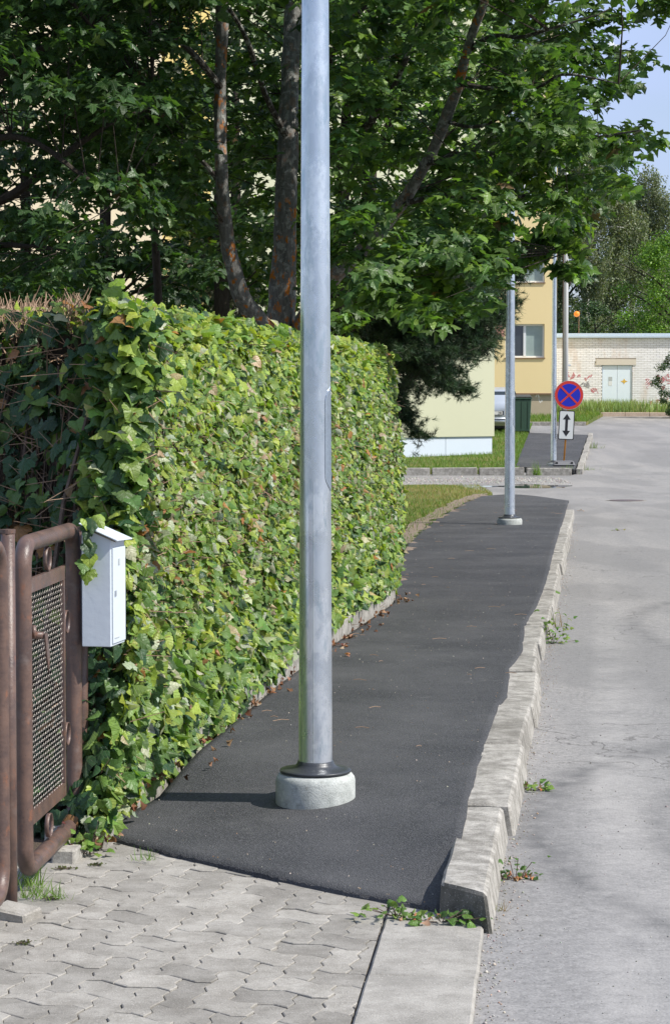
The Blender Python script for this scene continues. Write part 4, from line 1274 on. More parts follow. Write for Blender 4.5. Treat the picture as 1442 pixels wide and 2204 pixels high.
bm = bmesh.new(); frame_pipe(bm, g2a - gate2.location, g2b - gate2.location, 0.105, 1.285, 0.028, 0.10)
link('pipe_frame', bm, gate2, 'rust', True)
for q_ in range(5):
    p = g2a.lerp(g2b, (q_ + 1) / 6) - gate2.location
    bm = bmesh.new(); tube(bm, [(p.x, p.y, .1), (p.x, p.y, 1.28)], .009, 8); link('upright', bm, gate2, 'rust')
# broken kerb piece by the post
cb = bmesh.new(); box(cb, -.13, .12, -.06, .06, -.05, .075, .012)
for v in cb.verts: v.co += noise.noise_vector(v.co * 17) * .012
tag(link('broken_stone', cb, None, 'kerb', False, (-1.0, 5.43 * K, .03), (0, R(3), R(-18))), 'broken concrete stone lying under the gate post by the hedge corner', 'stone')
cb = bmesh.new(); box(cb, -.07, .06, -.06, .06, -.03, .022, .008)
for v in cb.verts: v.co += noise.noise_vector(v.co * 21) * .012
tag(link('broken_stone', cb, None, 'paver', False, (-1.07, 4.66 * K, .035), (R(4), R(6), R(-20))), 'cracked mossy paving piece at the foot of the left gate post', 'stone')

# ================================================================== MAILBOX
mb0 = W(240, 1393, 5.40)
mbx = thing('mailbox', (mb0.x, mb0.y, mb0.z), 'white metal mailbox with a slanted lid hung on the gate post', 'mailbox', None, 0)
mu = Vector((-0.98, 0.19, 0)).normalized()   # along the shaded side, away from the road
mv = Vector((0.30, 0.954 * K, 0)).normalized()    # along the front door, away from the camera
def mq(a, b, z): return mu * a + mv * b + Vector((0, 0, z))
def mbox(a0, a1, b0, b1, z0, z1, bevel=.003):
    bm = bmesh.new()
    box(bm, a0, a1, b0, b1, z0, z1, bevel)
    for v in bm.verts: v.co = mq(v.co.x, v.co.y, v.co.z)
    bmesh.ops.recalc_face_normals(bm, faces=bm.faces[:])
    return bm
SW, SDp, SH = 0.118, 0.185, 0.44
bm = bmesh.new()
box(bm, 0, SW, 0, SDp, 0, SH, .003)
for v in bm.verts:
    z = v.co.z
    if z > SH / 2: z += v.co.x / SW * 0.05 - 0.02
    v.co = mq(v.co.x, v.co.y, z)
bmesh.ops.recalc_face_normals(bm, faces=bm.faces[:])
link('case', bm, mbx, 'mailbox')
dr_ = link('door', mbox(-.006, -.0015, .012, SDp - .006, .012, SH - .055, .001), mbx, 'mailbox')
link('lock', mbox(-.0095, -.0065, .030, .046, .195, .218, .0005), dr_, 'galv')
link('name_plate', mbox(-.0085, -.0065, .08, .10, .315, .34, .0003), dr_, 'sticker_grey')
link('bottom_stamp', mbox(-.0080, -.0065, .03, .09, .030, .0345, .0003), dr_, 'sticker_grey')
bm = bmesh.new()
box(bm, -.030, SW + .006, -.014, SDp + .012, 0, .005, .001)
for v in bm.verts:
    v.co = mq(v.co.x, v.co.y, v.co.z + SH - .012 + (v.co.x) * .42 + .002 + .012 * math.sin(v.co.y * 20))
bmesh.ops.recalc_face_normals(bm, faces=bm.faces[:])
link('lid', bm, mbx, 'mailbox')
bm = bmesh.new()
box(bm, -.022, SW + .004, -.007, -.004, 0, .005)
for v in bm.verts: v.co = mq(v.co.x, v.co.y, v.co.z + SH - .022 + v.co.x * .42)
link('lid_hem', bm, mbx, 'mailbox_edge')
link('hanger', mbox(SW, SW + .035, .04, .08, .30, .32, .001), mbx, 'rust')

# ================================================================== SIGN
sb = G(1213, 1003, .13)
sg = thing('no_stopping_sign', sb, 'round blue and red no stopping sign with a double arrow plate on an orange post', 'traffic sign')
tilt = 0.045
def sw(px, py): return W(px, py, sb.y / K) - sb
def sbox(*a, **k_):
    return boxm(*a, **k_)
bm = bmesh.new(); 
pa_, pb_ = sw(1213, 990), sw(1225, 828)
tube(bm, [pa_ - Vector((0, 0, .04)), pb_], .021, 10)
link('post', bm, sg, 'orange', True)
bm = bmesh.new()
box(bm, -.27, .25, -.2, .2, 0.0, .13, .03, 1)
for v in bm.verts:
    if v.co.z > .06: v.co.x *= .9; v.co.y *= .6
bs = link('rubber_base', bm, sg, 'rubber')
for sx in (-.19, .17):
    bm = bmesh.new(); box(bm, sx - .03, sx + .03, -.175, -.165, .03, .10, .004); link('base_slot', bm, bs, 'black')
def disc(name, cx_, cz_, r_, y_, mat, par, th=.004, seg=48):
    bm = bmesh.new()
    f_ = [bm.verts.new((cx_ + r_ * math.cos(2 * math.pi * t / seg), y_, cz_ + r_ * math.sin(2 * math.pi * t / seg))) for t in range(seg)]
    b_ = [bm.verts.new((v.co.x, y_ + th, v.co.z)) for v in f_]
    bm.faces.new(f_); bm.faces.new(b_[::-1])
    for t in range(seg): bm.faces.new((f_[t], b_[t], b_[(t + 1) % seg], f_[(t + 1) % seg]))
    bmesh.ops.recalc_face_normals(bm, faces=bm.faces[:])
    return link(name, bm, par, mat)
c_ = sw(1223.5, 850.5); RS = 30.5 / FPX * sb.y
dsc = disc('sign_disc', c_.x, c_.z, RS, -.045, 'sign_red', sg, .006)
disc('blue_field', c_.x, c_.z, RS * .80, -.048, 'sign_blue', dsc, .002)
for s_ in (1, -1):
    bm = bmesh.new(); box(bm, -RS * .80, RS * .80, -.001, .001, -RS * .065, RS * .065)
    bmesh.ops.transform(bm, matrix=Matrix.Translation((c_.x, -.051 - .0015 * (s_ > 0), c_.z)) @ Matrix.Rotation(R(44 * s_ + 2), 4, 'Y'), verts=bm.verts[:])
    link('diagonal_bar', bm, dsc, 'sign_red')
disc('rear_rim', c_.x, c_.z, RS * 1.02, -.038, 'galv', dsc, .003)
c_ = sw(1218, 915)
hw, hh = 16.8 / FPX * sb.y, 31.5 / FPX * sb.y
M_ = Matrix.Translation((c_.x, 0, c_.z)) @ Matrix.Rotation(tilt, 4, 'Y')
def plate(name, w_, h_, y_, mat, par, rad=.035, th=.004):
    bm = bmesh.new(); pts = []
    for cx_, cz_, a0 in ((w_ - rad, h_ - rad, 0), (-w_ + rad, h_ - rad, 90), (-w_ + rad, -h_ + rad, 180), (w_ - rad, -h_ + rad, 270)):
        for q_ in range(6):
            t = R(a0 + 18 * q_); pts.append((cx_ + rad * math.cos(t), cz_ + rad * math.sin(t)))
    f_ = [bm.verts.new((x_, y_, z_)) for x_, z_ in pts]; b_ = [bm.verts.new((x_, y_ + th, z_)) for x_, z_ in pts]
    bm.faces.new(f_); bm.faces.new(b_[::-1])
    for t in range(len(f_)): bm.faces.new((f_[t], b_[t], b_[(t + 1) % len(f_)], f_[(t + 1) % len(f_)]))
    bmesh.ops.transform(bm, matrix=M_, verts=bm.verts[:])
    bmesh.ops.recalc_face_normals(bm, faces=bm.faces[:])
    return link(name, bm, par, mat)
plt = plate('arrow_plate', hw, hh, -.046, 'black', sg)
plate('white_field', hw - .022, hh - .022, -.0485, 'sign_white', plt, .022, .002)
bm = bmesh.new()
aw_, ah_, st_ = hw * .50, hh * .78, hw * .17
pts = [(0, ah_), (aw_, ah_ - hh * .40), (st_, ah_ - hh * .40), (st_, -ah_ + hh * .40), (aw_, -ah_ + hh * .40), (0, -ah_), (-aw_, -ah_ + hh * .40), (-st_, -ah_ + hh * .40), (-st_, ah_ - hh * .40), (-aw_, ah_ - hh * .40)]
bm.faces.new([bm.verts.new((x_, -.0505, z_)) for x_, z_ in pts])
r_ = bmesh.ops.extrude_face_region(bm, geom=bm.faces[:])
for v in [g_ for g_ in r_['geom'] if isinstance(g_, bmesh.types.BMVert)]: v.co.y += .0015
bmesh.ops.transform(bm, matrix=M_, verts=bm.verts[:]); bmesh.ops.recalc_face_normals(bm, faces=bm.faces[:])
link('double_arrow', bm, plt, 'black')

# ================================================================== BUILDINGS
def facade(parent, org, u, width, z0, z1, holes, mat, depth=0.16, band=None, name='wall'):
    """wall skin with real openings; org is the left lower corner seen from outside, u runs right"""
    u = Vector(u).normalized(); nin = Vector((-u.y, u.x, 0))
    xs = sorted({0.0, width} | {h[0] for h in holes} | {h[1] for h in holes})
    zs = sorted({z0, z1} | {h[2] for h in holes} | {h[3] for h in holes})
    bm = bmesh.new()
    def q(x_, z_, d_=0.0): return bm.verts.new(org + u * x_ + nin * d_ + Vector((0, 0, z_)))
    def hole(xa, xb, za, zb):
        return any(h[0] - 1e-6 <= xa and xb <= h[1] + 1e-6 and h[2] - 1e-6 <= za and zb <= h[3] + 1e-6 for h in holes)
    for xa, xb in zip(xs, xs[1:]):
        for za, zb in zip(zs, zs[1:]):
            if not hole(xa, xb, za, zb):
                bm.faces.new((q(xa, za), q(xb, za), q(xb, zb), q(xa, zb)))
    for (xa, xb, za, zb) in holes:
        c = [(xa, za), (xb, za), (xb, zb), (xa, zb)]
        for k_ in range(4):
            a_, b_ = c[k_], c[(k_ + 1) % 4]
            bm.faces.new((q(*a_), q(*a_, depth), q(*b_, depth), q(*b_)))
    for a_, b_ in (((0, z0), (0, z1)), ((width, z1), (width, z0)), ((0, z1), (width, z1)), ((width, z0), (0, z0))):
        bm.faces.new((q(*a_), q(*b_), q(*b_, depth + .1), q(*a_, depth + .1)))
    return link(name, bm, parent, mat)
def window(parent, org, u, h, depth=.12, two=True, curtain=True, open_=False):
    u = Vector(u).normalized(); nin = Vector((-u.y, u.x, 0))
    m = Matrix(((u.x, nin.x, 0, org.x), (u.y, nin.y, 0, org.y), (0, 0, 1, org.z), (0, 0, 0, 1)))
    xa, xb, za, zb = h
    bm = bmesh.new(); fw = .07
    box(bm, xa, xb, depth, depth + .06, za, za + fw); box(bm, xa, xb, depth, depth + .06, zb - fw, zb)
    box(bm, xa, xa + fw, depth + .002, depth + .058, za + fw, zb - fw); box(bm, xb - fw, xb, depth + .002, depth + .058, za + fw, zb - fw)
    mid = xa + (xb - xa) * .5
    if two: box(bm, mid - .05, mid + .05, depth - .01, depth + .062, za + fw, zb - fw)
    bmesh.ops.transform(bm, matrix=m, verts=bm.verts[:])
    w_ = link('window_frame', bm, parent, 'white')
    spans = ((xa + fw, mid - .05), (mid + .05, xb - fw)) if two else ((xa + fw, xb - fw),)
    for q_, (x0_, x1_) in enumerate(spans):
        bm = bmesh.new(); box(bm, x0_, x1_, depth + .03, depth + .034, za + fw, zb - fw)
        bmesh.ops.transform(bm, matrix=m, verts=bm.verts[:])
        link('pane', bm, w_, 'curtain' if (curtain and q_ == 1) else 'glass')
    bm = bmesh.new(); box(bm, xa - .03, xb + .03, -.05, depth, za - .035, za - .004)
    bmesh.ops.transform(bm, matrix=m, verts=bm.verts[:])
    link('sill', bm, w_, 'conduit')
def bodybox(parent, org, u, width, z0, z1, front, back, mat, inset=.001):
    u = Vector(u).normalized(); nin = Vector((-u.y, u.x, 0))
    m = Matrix(((u.x, nin.x, 0, org.x), (u.y, nin.y, 0, org.y), (0, 0, 1, org.z), (0, 0, 0, 1)))
    bm = bmesh.new(); box(bm, inset, width - inset, front, back, z0, z1)
    bmesh.ops.transform(bm, matrix=m, verts=bm.verts[:])
    bmesh.ops.recalc_face_normals(bm, faces=bm.faces[:])
    return link('walls', bm, parent, mat)
# building 1, cream and pale lime block whose wall shows behind the trees
b1c = Vector((4.22, 37.0 * K, 0))
b1u = Vector((0.906, 0.423 * K, 0)).normalized()
W1 = 26.0
b1o = b1c - b1u * W1
bld1 = thing('apartment_block', (b1o.x, b1o.y, 0.2), 'pale cream and lime apartment block with a pale blue plinth behind the trees', 'building')
L1 = lambda v: v - bld1.location
o1 = L1(Vector((b1o.x, b1o.y, 0)))
rgt = W1 - 9.0
def t_of(px, z=None):   # facade coordinate for a pixel column
    k_ = (px - 721) / FPX
    # X = b1o.x+u.x t ; Y = b1o.y+u.y t ; X = k*Y
    return (k_ * b1o.y - b1o.x) / (b1u.x - k_ * b1u.y)
tw = t_of(300)
holes_l = []
for fl in range(5):
    for tt in (tw - 0.05,):
        z_ = 5.72 - 2.85 + fl * 2.85
        if z_ < 1.2: continue
        holes_l.append((tt, tt + 1.35, z_, z_ + 1.35))
th0 = t_of(352); th1 = t_of(455)
facade(bld1, o1, b1u, th0, 0.80, 15.6, [h for h in holes_l if h[1] < th0], 'cream')
for h in holes_l:
    if h[1] < th0: window(bld1, o1, b1u, h)
facade(bld1, o1 + b1u * (th0 + .002), b1u, th1 - th0, 0.80, 15.6, [], 'ochre')
facade(bld1, o1 + b1u * (th1 + .004), b1u, W1 - th1 - .004, 0.80, 15.6, [], 'lime')
bodybox(bld1, o1, b1u, W1, 0.80, 15.58, .27, 14, 'cream', .02)
for q_ in range(16):
    bm = bmesh.new(); box(bm, W1 - .02 - (q_ + 1) * 1.6, W1 - .035 - q_ * 1.6, .05, .25, -.3, .797)
    m = Matrix(((b1u.x, -b1u.y, 0, o1.x), (b1u.y, b1u.x, 0, o1.y), (0, 0, 1, 0), (0, 0, 0, 1)))
    bmesh.ops.transform(bm, matrix=m, verts=bm.verts[:])
    link('plinth_panel', bm, bld1, 'plinth_blue')
bm = bmesh.new(); box(bm, -.2, W1 + .15, -.15, 14.2, 15.6, 15.85); bmesh.ops.transform(bm, matrix=m, verts=bm.verts[:]); link('roof', bm, bld1, 'metal_sheet')
# building 2, yellow
Yb = 55.0 * K
bx0 = 4.0; bx1 = (1196 - 721) / FPX * Yb
bld2 = thing('yellow_apartment_block', (bx0, Yb, gz(Yb)), 'yellow rendered apartment block with white windows beside the brick garage', 'building')
o2 = Vector((0, 0, -gz(Yb)))
U = Vector((1, 0, 0))
holes2 = []
for fl in range(5):
    z_ = 3.42 + fl * 2.95
    holes2.append(((1086 - 721) / FPX * Yb - bx0, (1170 - 721) / FPX * Yb - bx0, z_, z_ + 1.32))
facade(bld2, o2, U, bx1 - bx0, 2.02, 16.4, holes2, 'yellow', .2)
for h in holes2: window(bld2, o2, U, h, .13)
bodybox(bld2, o2, U, bx1 - bx0, 2.02, 16.38, .32, 14, 'yellow', .02)
for fl in range(4):
    bm = bmesh.new(); box(bm, (1064 - 721) / FPX * Yb - bx0, (1084.5 - 721) / FPX * Yb - bx0, -.012, .02, 4.25 + fl * 2.95 - gz(Yb), 5.0 + fl * 2.95 - gz(Yb)); link('pink_panel', bm, bld2, 'pink')
bm = bmesh.new(); box(bm, 0.02, bx1 - bx0 - .03, .06, 14, -.6, 2.02 - gz(Yb) - .004); link('plinth', bm, bld2, 'plinth_beige')
bm = bmesh.new(); box(bm, 0.0, bx1 - bx0 + .01, -.03, .05, 2.02 - gz(Yb) - .05, 2.02 - gz(Yb) - .006); link('drip_edge', bm, bld2, 'conduit')
bm = bmesh.new(); box(bm, -.2, bx1 - bx0 + .12, -.2, 14.2, 16.4 - gz(Yb), 16.6 - gz(Yb)); link('roof', bm, bld2, 'metal_sheet')
# garage of white brick
Yg = 60.0 * K
gx0, gx1 = 7.5, 22.0
zg = gz(Yg)
gar = thing('brick_garage', (gx0, Yg, zg), 'low white brick garage with pale blue double doors and red graffiti', 'building')
def gpx(px): return (px - 721) / FPX * Yg - gx0
def gpz(py): return CAMZ + (860 - py) / FPX * Yg - zg
ztop = gpz(728)
dx0, dx1, dzt = gpx(1294), gpx(1359), gpz(786)
bm = bmesh.new()
box(bm, 0, dx0 - .002, .012, .30, -.3, ztop); box(bm, dx1 + .002, gx1 - gx0, .012, .30, -.3, ztop); box(bm, dx0 - .002, dx1 + .002, .012, .30, dzt, ztop)
box(bm, 0, gx1 - gx0, .31, 7, -.3, ztop)
link('mortar_wall', bm, gar, 'mortar')
lx0, lx1, lz0, lz1 = gpx(1281), gpx(1367), gpz(786), gpz(774)
TB, TF = [], []
for r_ in range(-2, int(ztop / .0765) + 1):
    z_ = r_ * .0765
    if z_ + .067 > ztop: break
    x_ = (-.13 if r_ % 2 else 0)
    while x_ < gx1 - gx0:
        a_, b_ = max(x_, 0), min(x_ + .252, gx1 - gx0)
        x_ += .262
        mid_ = (a_ + b_) / 2
        cuts = [a_]
        if z_ < dzt: cuts += [v_ for v_ in (dx0, dx1) if a_ < v_ < b_]
        if lz0 - .06 < z_ < lz1: cuts += [v_ for v_ in (lx0, lx1) if a_ < v_ < b_]
        cuts = sorted(cuts) + [b_]
        for (aa, bb) in zip(cuts, cuts[1:]):
            mid_ = (aa + bb) / 2
            if bb - aa < .04: continue
            if dx0 - .01 < mid_ < dx1 + .01 and z_ < dzt: continue
            if lx0 < mid_ < lx1 and lz0 - .06 < z_ < lz1: continue
            TB.append((aa, bb, z_, z_ + .066, pr.uniform(-.003, .003)))
V = []; F = []
for (a_, b_, c_, d_, e_) in TB:
    n = len(V)
    V += [(a_, e_, c_), (b_, e_, c_), (b_, e_, d_), (a_, e_, d_), (a_, .015, c_), (b_, .015, c_), (b_, .015, d_), (a_, .015, d_)]
    F += [(n, n + 1, n + 2, n + 3), (n, n + 4, n + 5, n + 1), (n + 1, n + 5, n + 6, n + 2), (n + 2, n + 6, n + 7, n + 3), (n + 3, n + 7, n + 4, n)]
me = bpy.data.meshes.new('bricks'); me.from_pydata(V, [], F)
link('bricks', me, gar, 'brick')['kind'] = 'stuff'
bm = bmesh.new(); box(bm, lx0, lx1, -.03, .02, lz0, lz1); link('lintel', bm, gar, 'lintel')
dm = (dx0 + dx1) / 2
for a_, b_ in ((dx0 + .01, dm - .006), (dm + .006, dx1 - .01)):
    bm = bmesh.new(); box(bm, a_, b_, .04, .09, -.05, dzt - .01, .006)
    dd_ = link('door', bm, gar, 'door_blue')
    hx = a_ if a_ < dm - .1 else b_
    for zz_ in (.35, 1.75):
        bm = bmesh.new(); box(bm, hx - .02, hx + .02, .015, .038, zz_, zz_ + .12); link('hinge', bm, dd_, 'galv')
    if a_ < dm - .1:
        bm = bmesh.new(); box(bm, gpx(1308), gpx(1316), .034, .0385, gpz(820), gpz(811)); link('notice', bm, dd_, 'sticker_grey')
        bm = bmesh.new(); box(bm, gpx(1308), gpx(1316), .034, .0385, gpz(830), gpz(820.5)); link('notice', bm, dd_, 'white')
    else:
        bm = bmesh.new(); cx_, cz_ = gpx(1341.5), gpz(821)
        vs = []
        for q_ in range(8):
            t = q_ * math.pi / 4; rad = (.155 if q_ % 4 == 0 else .12) if q_ % 2 == 0 else .06
            vs.append(bm.verts.new((cx_ + rad * math.cos(t), .036, cz_ + rad * math.sin(t))))
        bm.faces.new(vs)
        rr_ = bmesh.ops.extrude_face_region(bm, geom=bm.faces[:])
        for v in [g_ for g_ in rr_['geom'] if isinstance(g_, bmesh.types.BMVert)]: v.co.y -= .002
        bmesh.ops.recalc_face_normals(bm, faces=bm.faces[:])
        link('star_sticker', bm, dd_, 'sticker')
bm = bmesh.new()
box(bm, -.1, gx1 - gx0, -.16, 7.1, ztop + .002, ztop + .09, .01); box(bm, -.1, gx1 - gx0, -.10, 0.0, ztop + .092, ztop + .17, .01); box(bm, -.1, gx1 - gx0, -.06, 7.0, ztop + .172, ztop + .20)
link('roof_flashing', bm, gar, 'metal_sheet')
def scribble(px, py, w_, h_, n_, mat, sd, name='graffiti'):
    r_ = random.Random(sd); bm = bmesh.new()
    cx_, cz_ = gpx(px), gpz(py)
    for _ in range(n_):
        x_, z_ = cx_ + r_.uniform(-w_, w_), cz_ + r_.uniform(-h_, h_)
        pts = [(x_ + r_.uniform(-.11, .11), -.006, z_ + r_.uniform(-.12, .12)) for _ in range(5)]
        tube(bm, spline(pts, 14), r_.uniform(.008, .016), 4)
    for v in bm.verts: v.co.y = -.0055 + (v.co.y + .006) * .05
    link(name, bm, gar, mat)
scribble(1232, 812, .35, .1, 9, 'graffiti', 1); scribble(1263, 818, .12, .2, 2, 'graffiti', 2); scribble(1278, 842, .1, .25, 3, 'graffiti', 3)
scribble(1258, 826, .2, .05, 4, 'graffiti_grey', 4); scribble(1262, 829, .15, .1, 3, 'graffiti_grey', 9); scribble(1395, 832, .1, .28, 3, 'graffiti', 5); scribble(1428, 820, .35, .35, 14, 'graffiti', 6); scribble(1420, 866, .35, .14, 9, 'graffiti', 7)
bl = thing('ball_light', W(1245, 716, 61.5), 'orange ball lamp on a thin rusty mast above the garage roof', 'lamp')
bm = bmesh.new(); tube(bm, [(0, 0, -.4), (0, 0, .5), (.03, 0, .98)], .014, 8); link('mast', bm, bl, 'conduit')
bm = bmesh.new(); bmesh.ops.create_uvsphere(bm, u_segments=20, v_segments=12, radius=.13, matrix=Matrix.Translation(W(1240.5, 676, 61.5) - bl.location)); link('globe', bm, bl, 'orange_ball', True)

# ================================================================== CAR
cx_ = (1063 - 721) / FPX * 46.0 * K
car = thing('silver_car', (cx_, 46.0 * K, gz(47 * K) + .02), 'silver hatchback parked rear on behind the pale lime wall corner', 'car')
car.rotation_euler = (math.atan(.0425 / K), 0, 0)
prof = [  # (y, z_bottom, z_belt, z_top, half width) from the tail forwards
    (0.0, .38, .72, .78, .74), (0.04, .26, .90, .95, .82), (0.14, .22, .92, 1.06, .84), (0.38, .20, .93, 1.36, .85), (0.62, .20, .94, 1.45, .85), (1.6, .20, .93, 1.49, .86), (2.3, .20, .92, 1.44, .86), (2.9, .20, .90, 1.05, .85), (3.6, .22, .80, .92, .82), (3.95, .28, .60, .70, .74)]
bm = bmesh.new(); rings = []
for (y_, zb, zm, zt_, w_) in prof:
    tw_ = w_ * (.80 if zt_ - zm > .2 else .95)
    pts = [(-w_ * .92, zb), (-w_, zb + .12), (-w_ * 1.0, (zb + zm) / 2), (-w_ * .98, zm), (-tw_, zt_ - .05), (-tw_ * .85, zt_), (tw_ * .85, zt_), (tw_, zt_ - .05), (w_ * .98, zm), (w_, (zb + zm) / 2), (w_, zb + .12), (w_ * .92, zb)]
    rings.append([bm.verts.new((x_, y_, z_)) for x_, z_ in pts])
for A, B in zip(rings, rings[1:]):
    for j in range(12): bm.faces.new((A[j], A[(j + 1) % 12], B[(j + 1) % 12], B[j]))
bm.faces.new(rings[0]); bm.faces.new(rings[-1][::-1])
bmesh.ops.recalc_face_normals(bm, faces=bm.faces[:])
body = link('body', bm, car, 'silver', True)
def cpoly(name, pts, mat, par=car):
    bm = bmesh.new(); f_ = bm.faces.new([bm.verts.new(p) for p in pts])
    r_ = bmesh.ops.extrude_face_region(bm, geom=[f_])
    f_.normal_update()
    for v in [g_ for g_ in r_['geom'] if isinstance(g_, bmesh.types.BMVert)]: v.co += Vector((0, -.02, .012))
    bmesh.ops.recalc_face_normals(bm, faces=bm.faces[:])
    return link(name, bm, par, mat)
cpoly('rear_window', [(-.66, .135, .99), (.66, .135, .99), (.58, .40, 1.36), (-.58, .40, 1.36)], 'glass')
for sx in (-1, 1):
    cpoly('tail_light', [(sx * .66, .015, .64), (sx * .80, .03, .64), (sx * .80, .05, .93), (sx * .70, .04, .93)], 'tail')
    bm = bmesh.new()
    for v in [(.55, 1.0), (2.95, 1.0), (2.4, 1.36), (.78, 1.38)]: pass
    f_ = bm.faces.new([bm.verts.new((sx * (.845 if z_ < 1.1 else .745), y_, z_)) for y_, z_ in ((.55, .97), (2.7, .97), (2.2, 1.36), (.72, 1.37))])
    link('side_window', bm, car, 'glass')
bm = bmesh.new(); box(bm, -.85, .85, -.07, .14, .30, .52, .04, 2); link('bumper', bm, car, 'silver', True)
bm = bmesh.new(); box(bm, -.84, .84, -.085, -.072, .47, .49); link('bumper_strip', bm, car, 'rubber')
bm = bmesh.new(); box(bm, -.30, .30, -.035, -.02, .60, .74); link('plate_recess', bm, car, 'black')
bm = bmesh.new(); box(bm, -.26, .26, -.045, -.037, .615, .725, .003); npl = link('number_plate', bm, car, 'white')
cu = bpy.data.curves.new('plate_text', 'FONT'); cu.body = '2R'; cu.size = .12; cu.align_x = 'RIGHT'; cu.align_y = 'CENTER'; cu.extrude = .001
to = bpy.data.objects.new('plate_text', cu); COL.objects.link(to)
dg = bpy.context.evaluated_depsgraph_get()
me = bpy.data.meshes.new_from_object(to.evaluated_get(dg)); bpy.data.objects.remove(to)
to = link('plate_text', me, npl, 'black', False, (.245, -.047, .665), (R(90), 0, 0))
for sx in (-1, 1):
    for y_ in (.75, 3.2):
        bm = bmesh.new(); lathe(bm, [(0.14, -.09), (.29, -.09), (.31, -.06), (.31, .06), (.29, .09), (.14, .09)], 24)
        wh = link('wheel', bm, car, 'tyre', True, (sx * .76, y_, .30), (0, R(90), 0))
        bm = bmesh.new(); lathe(bm, [(0, sx * .075), (.15, sx * .07), (.19, sx * .085)], 24); link('rim', bm, wh, 'silver')
bm = bmesh.new(); box(bm, -.75, .75, .1, 3.8, .16, .30); link('underside', bm, car, 'black')
# BIN
bb = Vector(((1121 - 721) / FPX * 45.0 * K, 45.0 * K, gz(45 * K) + .11))
bn = thing('waste_bin', bb, 'green wheeled waste bin with dark lid beside the silver car', 'waste bin')
bm = bmesh.new(); box(bm, -.30, .30, -.28, .28, .08, 1.12, .02)
for v in bm.verts:
    f_ = .82 + .18 * v.co.z / 1.12; v.co.x *= f_; v.co.y *= f_
body = link('tub', bm, bn, 'bin')
bm = bmesh.new(); box(bm, -.325, .325, -.305, .31, 1.12, 1.165, .012); link('rim', bm, bn, 'bin')
bm = bmesh.new(); box(bm, -.315, .31, -.31, .33, 1.168, 1.21, .015)
for v in bm.verts: v.co.z += (v.co.y + .3) * .10
link('lid', bm, bn, 'bin_lid')
for x_ in (-.2, 0.0, .2):
    bm = bmesh.new(); box(bm, x_ - .015, x_ + .015, -.292, -.262, .2, 1.05)
    for v in bm.verts: v.co.y *= (.84 + .16 * v.co.z / 1.12)
    link('rib', bm, bn, 'bin')
for x_ in (-.24, .24):
    bm = bmesh.new(); lathe(bm, [(0, -.03), (.1, -.03), (.1, .03), (0, .03)], 18); link('wheel', bm, bn, 'tyre', False, (x_ * 1.05, .22, .09), (0, R(90), 0))

# ================================================================== TREES
def inpoly(x, y, poly):
    c = False; j = len(poly) - 1
    for i_ in range(len(poly)):
        xi, yi = poly[i_]; xj, yj = poly[j]
        if (yi > y) != (yj > y) and x < (xj - xi) * (y - yi) / (yj - yi) + xi: c = not c
        j = i_
    return c
def sprays(rnd, centres, per, tmpl_size, flat=.45):
    """leaf positions and directions for drooping sprays round given centres"""
    P_, N__, T__ = [], [], []
    for (c, r) in centres:
        m = max(3, int(per * rnd.uniform(.7, 1.3)))
        tilt = Vector((rnd.gauss(0, .3), rnd.gauss(0, .3), 1)).normalized()
        for _ in range(m):
            d = Vector((rnd.gauss(0, 1), rnd.gauss(0, 1), rnd.gauss(0, 1))).normalized() * (r * rnd.random() ** .45)
            d.z *= flat; d.z -= .25 * (d.x * d.x + d.y * d.y) / max(r, .01)
            P_.append(c + d)
            N__.append(tilt + Vector((rnd.gauss(0, .45) + d.x * .8, rnd.gauss(0, .45) - .25 + d.y * .8, rnd.gauss(0, .2))))
            T__.append(Vector((d.x * 2 + rnd.gauss(0, .5), d.y * 2 + rnd.gauss(0, .5), -.6 + rnd.gauss(0, .3))))
    return np.array(P_), np.array(N__), np.array(T__)
def poly_centres(rnd, poly, n_, y0, y1, r0, r1, holes=(), z_min=None):
    xs = [p[0] for p in poly]; zs = [p[1] for p in poly]; out = []
    tries = 0
    while len(out) < n_ and tries < n_ * 60:
        tries += 1
        x_, z_ = rnd.uniform(min(xs), max(xs)), rnd.uniform(min(zs), max(zs))
        if not inpoly(x_, z_, poly): continue
        if any(inpoly(x_, z_, h_) and rnd.random() < q_ for h_, q_ in holes): continue
        Y_ = rnd.uniform(y0, y1)
        out.append((W(x_, z_, Y_), rnd.uniform(r0, r1)))
    return out
def ell_centres(rnd, c, rad, n_, r0, r1, cond=None):
    out = []
    while len(out) < n_:
        d = Vector((rnd.uniform(-1, 1), rnd.uniform(-1, 1), rnd.uniform(-1, 1)))
        if not .35 < d.length < 1: continue
        p = Vector((c[0] + d.x * rad[0], c[1] + d.y * rad[1], c[2] + d.z * rad[2]))
        if cond and not cond(p): continue
        out.append((p, rnd.uniform(r0, r1)))
    return out
def topix(p):
    y_ = p.y * CP - (p.z - CAMZ) * SP
    return 721 + FPX * p.x / y_, 1102 - FPX * (p.y * SP + (p.z - CAMZ) * CP) / y_
MGD = [(0.045, 0.10, 0.028), (0.06, 0.125, 0.03), (0.035, 0.08, 0.026), (0.10, 0.17, 0.03), (0.10, 0.07, 0.03)]  # darker copy of the maple greens, shade of the left crowns in the tint
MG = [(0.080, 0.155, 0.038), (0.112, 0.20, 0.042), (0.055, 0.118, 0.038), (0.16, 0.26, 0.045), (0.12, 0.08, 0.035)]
def limb(bm, pts, rads, org, n_=None, seg=10, jit=.25):
    p_ = spline(pts, n_ or max(6, len(pts) * 4))
    m = len(p_)
    rr_ = [np.interp(i_ / (m - 1), np.linspace(0, 1, len(rads)), rads) for i_ in range(m)]
    tube(bm, [q_ - org for q_ in p_], [float(x_) for x_ in rr_], seg, True, jit)
    return p_
